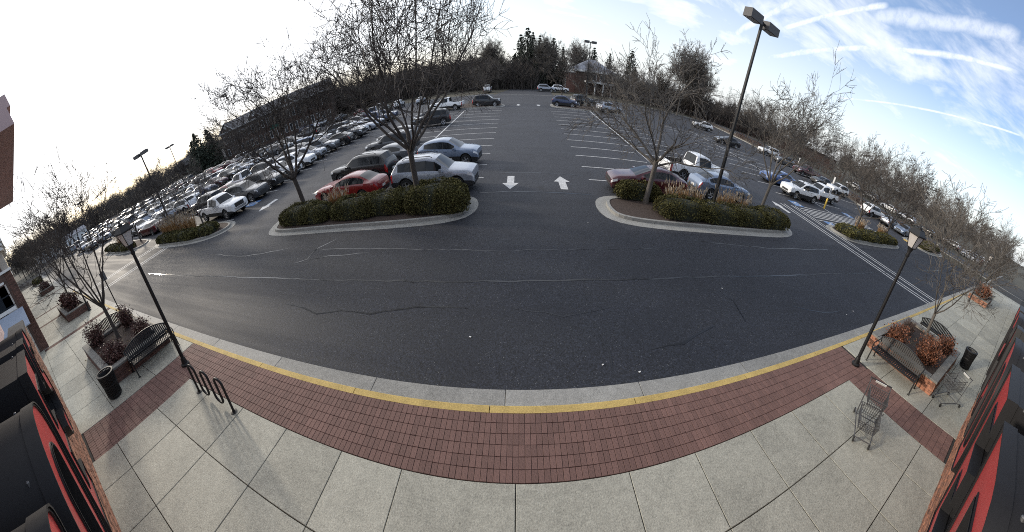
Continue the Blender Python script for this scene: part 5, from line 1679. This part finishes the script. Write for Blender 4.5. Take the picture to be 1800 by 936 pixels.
def loose_shrub(label, x, y, rx, ry, h, material, seed):
    """arching stems from one base, leaf sprays towards their ends"""
    r = random.Random(seed); t = thing('russet_shrub', label, 'shrub', (x, y, .30), 0, GS)
    st = MB(); fo = MB(); far = abs(x) > 20
    n = int((110 if not far else 60) * max(.8, rx * ry * 3.2))
    for k in range(n):
        a = r.uniform(0, 2 * pi); o = sqrt(r.random()) * r.uniform(.7, 1.1); hh = h * r.uniform(.5, 1.12) * (1.1 - .35 * o * o)
        b0 = (cos(a) * rx * o * .45 + r.gauss(0, .03), sin(a) * ry * o * .45 + r.gauss(0, .03), 0)
        e = Vector((cos(a) * rx * o, sin(a) * ry * o, hh)); mid = Vector((cos(a) * rx * o * .62, sin(a) * ry * o * .62, hh * .6))
        st.tube([b0, mid, e], [.008, .006, .004], 3, cap=False)
        if material is BARKR:
            for q in range(5):
                p = mid.lerp(e, r.random()); st.tube([p, p + Vector((r.gauss(0, .1), r.gauss(0, .1), r.uniform(.03, .16)))], .004, 3, cap=False)
            continue
        for q in range(22 if not far else 14):
            tt = r.uniform(.15, 1.08); p = Vector(b0).lerp(mid, tt * 2) if tt < .5 else mid.lerp(e, tt * 2 - 1)
            sp_ = .07 if not far else .14
            leaf_quads(fo, [p + Vector((r.gauss(0, sp_), r.gauss(0, sp_), r.gauss(0, sp_ * .8)))], .040 if not far else .085, r)
    st.build('stems', BARKR, t)
    if fo.v: fo.build('foliage', material, t)
    return t



for k, (x, y, rx, ry, h, m_, l) in enumerate([
    (-13.95, 1.75, .58, .52, .95, NANDD, 'maroon shrub at the store side corner of the left planter'), (-13.6, 3.3, .45, .4, .9, NANDD, 'maroon shrub at the far kerb corner of the left planter'),
    (-11.6, 3.15, .60, .42, .75, NANDD, 'maroon shrub behind the near left bench'), (-11.8, 1.8, .85, .55, .5, NANDD, 'low russet shrub beside the left litter bin'),
    (11.35, 3.0, .62, .48, .72, NANDI, 'orange shrub at the kerb corner of the right planter'), (11.85, 1.75, .85, .62, .82, NANDI, 'big rust orange shrub behind the near right bench'), (13.8, 1.45, .45, .45, .66, NANDI, 'small orange shrub at the back corner of the right planter'),
    (12.9, 3.1, .6, .42, .6, BARKR, 'twiggy leafless shrub at the kerb side of the right planter'),
    (-25.2, 2.4, .7, .6, .95, NANDD, 'maroon shrub at the left of the second planter'), (-23.3, 2.55, .7, .6, 1.0, NANDD, 'maroon shrub at the right of the second planter'), (-42.5, 2.4, 1.5, .7, .8, NANDD, 'dark shrub filling the farthest left planter'),
    (33.0, 2.6, 1.7, .85, 1.1, NANDI, 'dark russet hedge filling the farther right planter')]):
    loose_shrub(l, x, y, rx, ry, h, m_, 30 + k)
lr = random.Random(8)
for nm, (x0, x1, y0, y1), lab, n in (('leaf_litter', (-14.2, -11.0, 1.35, 3.5), 'pale dry leaves and grass lying in the left planter', 420), ('leaf_litter', (10.9, 14.2, 1.1, 3.45), 'dry leaves lying in the right planter', 420)):
    m = MB(); leaf_quads(m, [(lr.gauss((x0 + x1) / 2, (x1 - x0) * .24), lr.gauss((y0 + y1) / 2, (y1 - y0) * .22), .345 + lr.random() * .05) for k in range(n)], .045, lr, .75)
    tag(m.build(nm, LITTER), lab, kind='stuff')


def grass_clump(x, y, r_, h, n, rr, m):
    for k in range(n):
        a = rr.uniform(0, 2 * pi); d = r_ * .35 * sqrt(rr.random()); px, py = x + cos(a) * d, y + sin(a) * d
        hh = h * rr.uniform(.6, 1.05); o = rr.uniform(.15, .75) * hh * .55
        q = (px + cos(a) * o * .45, py + sin(a) * o * .45, hh * .62); e = (px + cos(a) * o, py + sin(a) * o, hh * rr.uniform(.82, 1.0))
        b = a + pi / 2; w = .012; ux, uy = cos(b) * w, sin(b) * w
        m.add([(px - ux, py - uy, 0), (px + ux, py + uy, 0), (q[0] + ux * .8, q[1] + uy * .8, q[2]), (q[0] - ux * .8, q[1] - uy * .8, q[2]), e], [(0, 1, 2, 3), (3, 2, 4)], 0)
        if k % (5 if r_ < .8 else 2) == 0:
            z0 = hh * .98; L = .22
            for s in range(2):
                b2 = a + s * pi / 2; vx, vy = cos(b2) * .028, sin(b2) * .028
                m.add([(e[0], e[1], z0 - .06), (e[0] + vx, e[1] + vy, z0 + L * .4), (e[0] + cos(a) * .05, e[1] + sin(a) * .05, z0 + L), (e[0] - vx, e[1] - vy, z0 + L * .4)], [(0, 1, 2, 3)], 1)


gr = random.Random(4)
GG = 'dry ornamental grass clumps on the islands'
clumps = [(7.9, 15.35, 1.05, 1), (8.8, 15.45, 1.1, 1), (9.6, 15.3, 1.1, 1), (11.3, 15.35, 1.15, 1), (12.1, 15.5, 1.15, 1), (13.0, 15.35, 1.05, 1),
          (-10.0, 15.1, 1.0, 2), (-9.5, 15.3, 1.0, 2),
          (-28.2, 14.2, 1.6, 3), (-27.2, 14.4, 1.75, 3), (-26.2, 14.3, 1.75, 3), (-25.2, 14.5, 1.6, 3), (-23.9, 14.5, 1.7, 3), (-40.5, 13.6, 1.3, 4), (-38.8, 13.6, 1.3, 4),
          (27.6, 15.6, 1.2, 5), (28.6, 15.7, 1.2, 5), (32.6, 15.6, 1.1, 5), (33.6, 15.6, 1.0, 5)]
GN = {1: 'of six behind the long dark hedge on the right island', 2: 'of two beside the slim trunk on the left island', 3: 'of five plume grasses beside the white pickup', 4: 'of two on the low island behind the left lantern', 5: 'of four on the island by the hatched bays'}
cnt = {}
for (x, y, h, g) in clumps:
    cnt[g] = cnt.get(g, 0) + 1
    m = MB(); grass_clump(0, 0, .62 if g in (1, 2, 5) else 1.0, h, 170 if g in (1, 2, 5) else 230, gr, m)
    t = thing('ornamental_grass', 'dry grass clump, %s from the left %s' % (ORD[cnt[g] - 1], GN[g]), 'grass clump', (x, y, 0), 0, GG)
    bl = MB(); pl = MB()
    for f, mi in zip(m.f, m.m):
        tgt = pl if mi else bl; tgt.add([m.v[i] for i in f], [tuple(range(len(f)))])
    bl.build('blades', DRYG, t); pl.build('plumes', PLUME, t)

# ================================================================== FAR BUILDINGS
bh = thing('brick_house', 'brick office house with pale hip roof at the back of the lot', 'building', (0, 0, 0))
bx0, bx1, by0, by1 = 16.2, 27.6, 104, 116
MB().box(bx0, bx1, by0, by1, -.3, 5.4).build('wall', BRICKF, bh)
m = MB(); e = .7
m.add([(bx0 - e, by0 - e, 5.4), (bx1 + e, by0 - e, 5.4), (bx1 + e, by1 + e, 5.4), (bx0 - e, by1 + e, 5.4), (bx0 + 4.5, (by0 + by1) / 2, 8.1), (bx1 - 5.0, (by0 + by1) / 2, 8.1),
       (bx0 - e, by0 - e, 5.25), (bx1 + e, by0 - e, 5.25), (bx1 + e, by1 + e, 5.25), (bx0 - e, by1 + e, 5.25)],
      [(0, 1, 5, 4), (1, 2, 5), (2, 3, 4, 5), (3, 0, 4), (9, 8, 7, 6)])
m.build('roof', ROOFB, bh)
MB().box(bx0 - e - .1, bx1 + e + .1, by0 - e - .1, by0 - e + .05, 5.0, 5.45).box(bx0 - e - .1, bx0 - e + .05, by0 - e, by1 + e, 5.0, 5.45).build('cornice_band', WHITEP, bh)
MB().box(bx0 - 2.6, bx0 - .01, by0 + 1.0, by0 + 9, -.3, 4.5).build('side_wing', BRICKD, bh)  # redder brick than the main wall: sunlit orange put into the colour
MB().box(bx0 - 2.9, bx0 - .02, by0 + .8, by0 + 9.2, 4.52, 4.85).build('wing_cornice', WHITEP, bh)
for k in range(3): 
    w = MB().box(bx0 - 2.66, bx0 - 2.59, by0 + 2 + k * 2.4, by0 + 3.2 + k * 2.4, 1.0, 3.6).build('window', WHITEP, bh)
    MB().box(bx0 - 2.69, bx0 - 2.665, by0 + 2.12 + k * 2.4, by0 + 3.08 + k * 2.4, 1.12, 3.48).build('pane', WINDOW, w)
for k in range(3):
    w = MB().box(bx0 + 4.6 + k * 2.4, bx0 + 6.0 + k * 2.4, by0 - .07, by0 - .01, 3.2, 4.7).build('window', WHITEP, bh)
    MB().box(bx0 + 4.72 + k * 2.4, bx0 + 5.88 + k * 2.4, by0 - .1, by0 - .075, 3.3, 4.6).build('pane', WINDOW, w)
MB().box(bx0 + 2.4, bx0 + 10.8, by0 - 3.2, by0 - .02, 2.65, 3.05).build('porch_roof', WHITEP, bh)
for k in range(4): MB().lathe([(.2, -.3), (.2, 2.64)], 10, (bx0 + 2.8 + k * 2.4, by0 - 2.9, 0)).build('column', WHITEP, bh, smooth=40)

lb = thing('long_brick_building', 'long brick building with gables and white windows behind the crowded left lot', 'building', (-86, 75.5, -.2), atan2(90 - 75.5, -52 + 86))
L_ = hypot(34, 14.5)
MB().box(0, L_, 0, 12, 0, 8.0).build('wall', BRICKF, lb)
m = MB(); m.add([(-.6, -.7, 7.9), (L_ + .6, -.7, 7.9), (L_ + .6, 12.7, 7.9), (-.6, 12.7, 7.9), (-.6, 6, 10.5), (L_ + .6, 6, 10.5)], [(0, 1, 5, 4), (2, 3, 4, 5), (0, 4, 3), (1, 2, 5), (3, 2, 1, 0)])
m.build('roof', SLATE, lb)
MB().box(-.7, L_ + .7, -.85, -.705, 7.6, 8.0).build('eaves_board', FARTRIM, lb)
for gx in (2.6, 13.0, 24.0):
    m = MB(); m.add([(gx - 2.4, -.35, 0), (gx + 2.4, -.35, 0), (gx + 2.4, -.35, 8.1), (gx, -.35, 10.2), (gx - 2.4, -.35, 8.1), (gx - 2.4, 5, 0), (gx + 2.4, 5, 0), (gx + 2.4, 5, 8.1), (gx, 5, 10.2), (gx - 2.4, 5, 8.1)],
                    [(0, 1, 2, 3, 4), (1, 6, 7, 2), (0, 4, 9, 5)])
    m.build('gable_wall', BRICKF, lb)
    m = MB(); m.add([(gx - 2.8, -.9, 7.75), (gx, -.9, 10.35), (gx + 2.8, -.9, 7.75), (gx - 2.8, 5.5, 7.75), (gx, 5.5, 10.35), (gx + 2.8, 5.5, 7.75)], [(0, 1, 4, 3), (1, 2, 5, 4)]); m.build('gable_roof', SLATE, lb)
    MB().tube([(gx - 2.7, -.95, 7.75), (gx, -.95, 10.25), (gx + 2.7, -.95, 7.75)], .15, 4).build('gable_trim', FARTRIM, lb)
    MB().lathe([(.55, -.42), (.55, -.36)], 14, (gx, 0, 9.1), 'y').build('round_window', FARTRIM, lb)
k = 0.8
while k < L_ - 1:
    for z in (1.0, 4.6):
        w = MB().box(k, k + .95, -.44 if any(abs(k + .5 - g) < 2.3 for g in (2.6, 13, 24)) else -.06, -.36 if any(abs(k + .5 - g) < 2.3 for g in (2.6, 13, 24)) else -.005, z, z + 2.1).build('window', FARTRIM, lb)
        b_ = -.47 if any(abs(k + .5 - g) < 2.3 for g in (2.6, 13, 24)) else -.09
        MB().box(k + .14, k + .81, b_, b_ + .025, z + .14, z + 1.96).build('pane', WINDOW, w)
    k += 1.72
MB().box(17, 21.5, -.62, -.5, 3.35, 4.4).build('shop_sign', GREENS, lb)
fh = thing('pale_house', 'pale long house among bare trees at the far left skyline', 'building', (-108, 19, -.3), 1.5)
fh.scale = (.55, .6, .62)
MB().box(0, 15, 0, 10, 0, 5.0).build('wall', WHITEP, fh)
m = MB(); m.add([(-.5, -.6, 4.95), (15.5, -.6, 4.95), (15.5, 10.6, 4.95), (-.5, 10.6, 4.95), (-.5, 5, 6.8), (15.5, 5, 6.8)], [(0, 1, 5, 4), (2, 3, 4, 5), (0, 4, 3), (1, 2, 5), (3, 2, 1, 0)]); m.build('roof', ROOFB, fh)
for k in range(5): MB().box(1.5 + k * 3, 2.6 + k * 3, -.05, -.005, 1.2, 3.2).build('window', WINDOW, fh)
for q, (x, y, rz, l) in enumerate(((-150, 96, .4, 'small gabled house between the left tree line and the light pole'), (-112, 8, 1.4, 'small house with pale gable at the far left pavement end'))):
    hs = thing('gabled_house', l, 'house', (x, y, -.3), rz)
    MB().box(0, 10, 0, 8, 0, 4.2).build('wall', WHITEP if q else BRICKF, hs)
    m = MB(); m.add([(-.4, -.4, 4.15), (10.4, -.4, 4.15), (10.4, 8.4, 4.15), (-.4, 8.4, 4.15), (-.4, 4, 7.4), (10.4, 4, 7.4)], [(0, 1, 5, 4), (2, 3, 4, 5), (0, 4, 3), (1, 2, 5), (3, 2, 1, 0)]); m.build('roof', SLATE, hs)
    for k in range(3): MB().box(1 + k * 3, 2.2 + k * 3, -.05, -.005, 1.2, 3).build('window', WINDOW, hs)
lr_ = thing('low_roofed_building', 'low building with a pale roof edge beyond the right access road', 'building', (92, 88, -.3), -.55)
MB().box(-16, 16, 0, 12, 0, 4.0).build('wall', BRICKF, lr_)
MB().box(-16.6, 16.6, -.6, 12.6, 4.02, 4.6).build('roof', WHITEP, lr_)
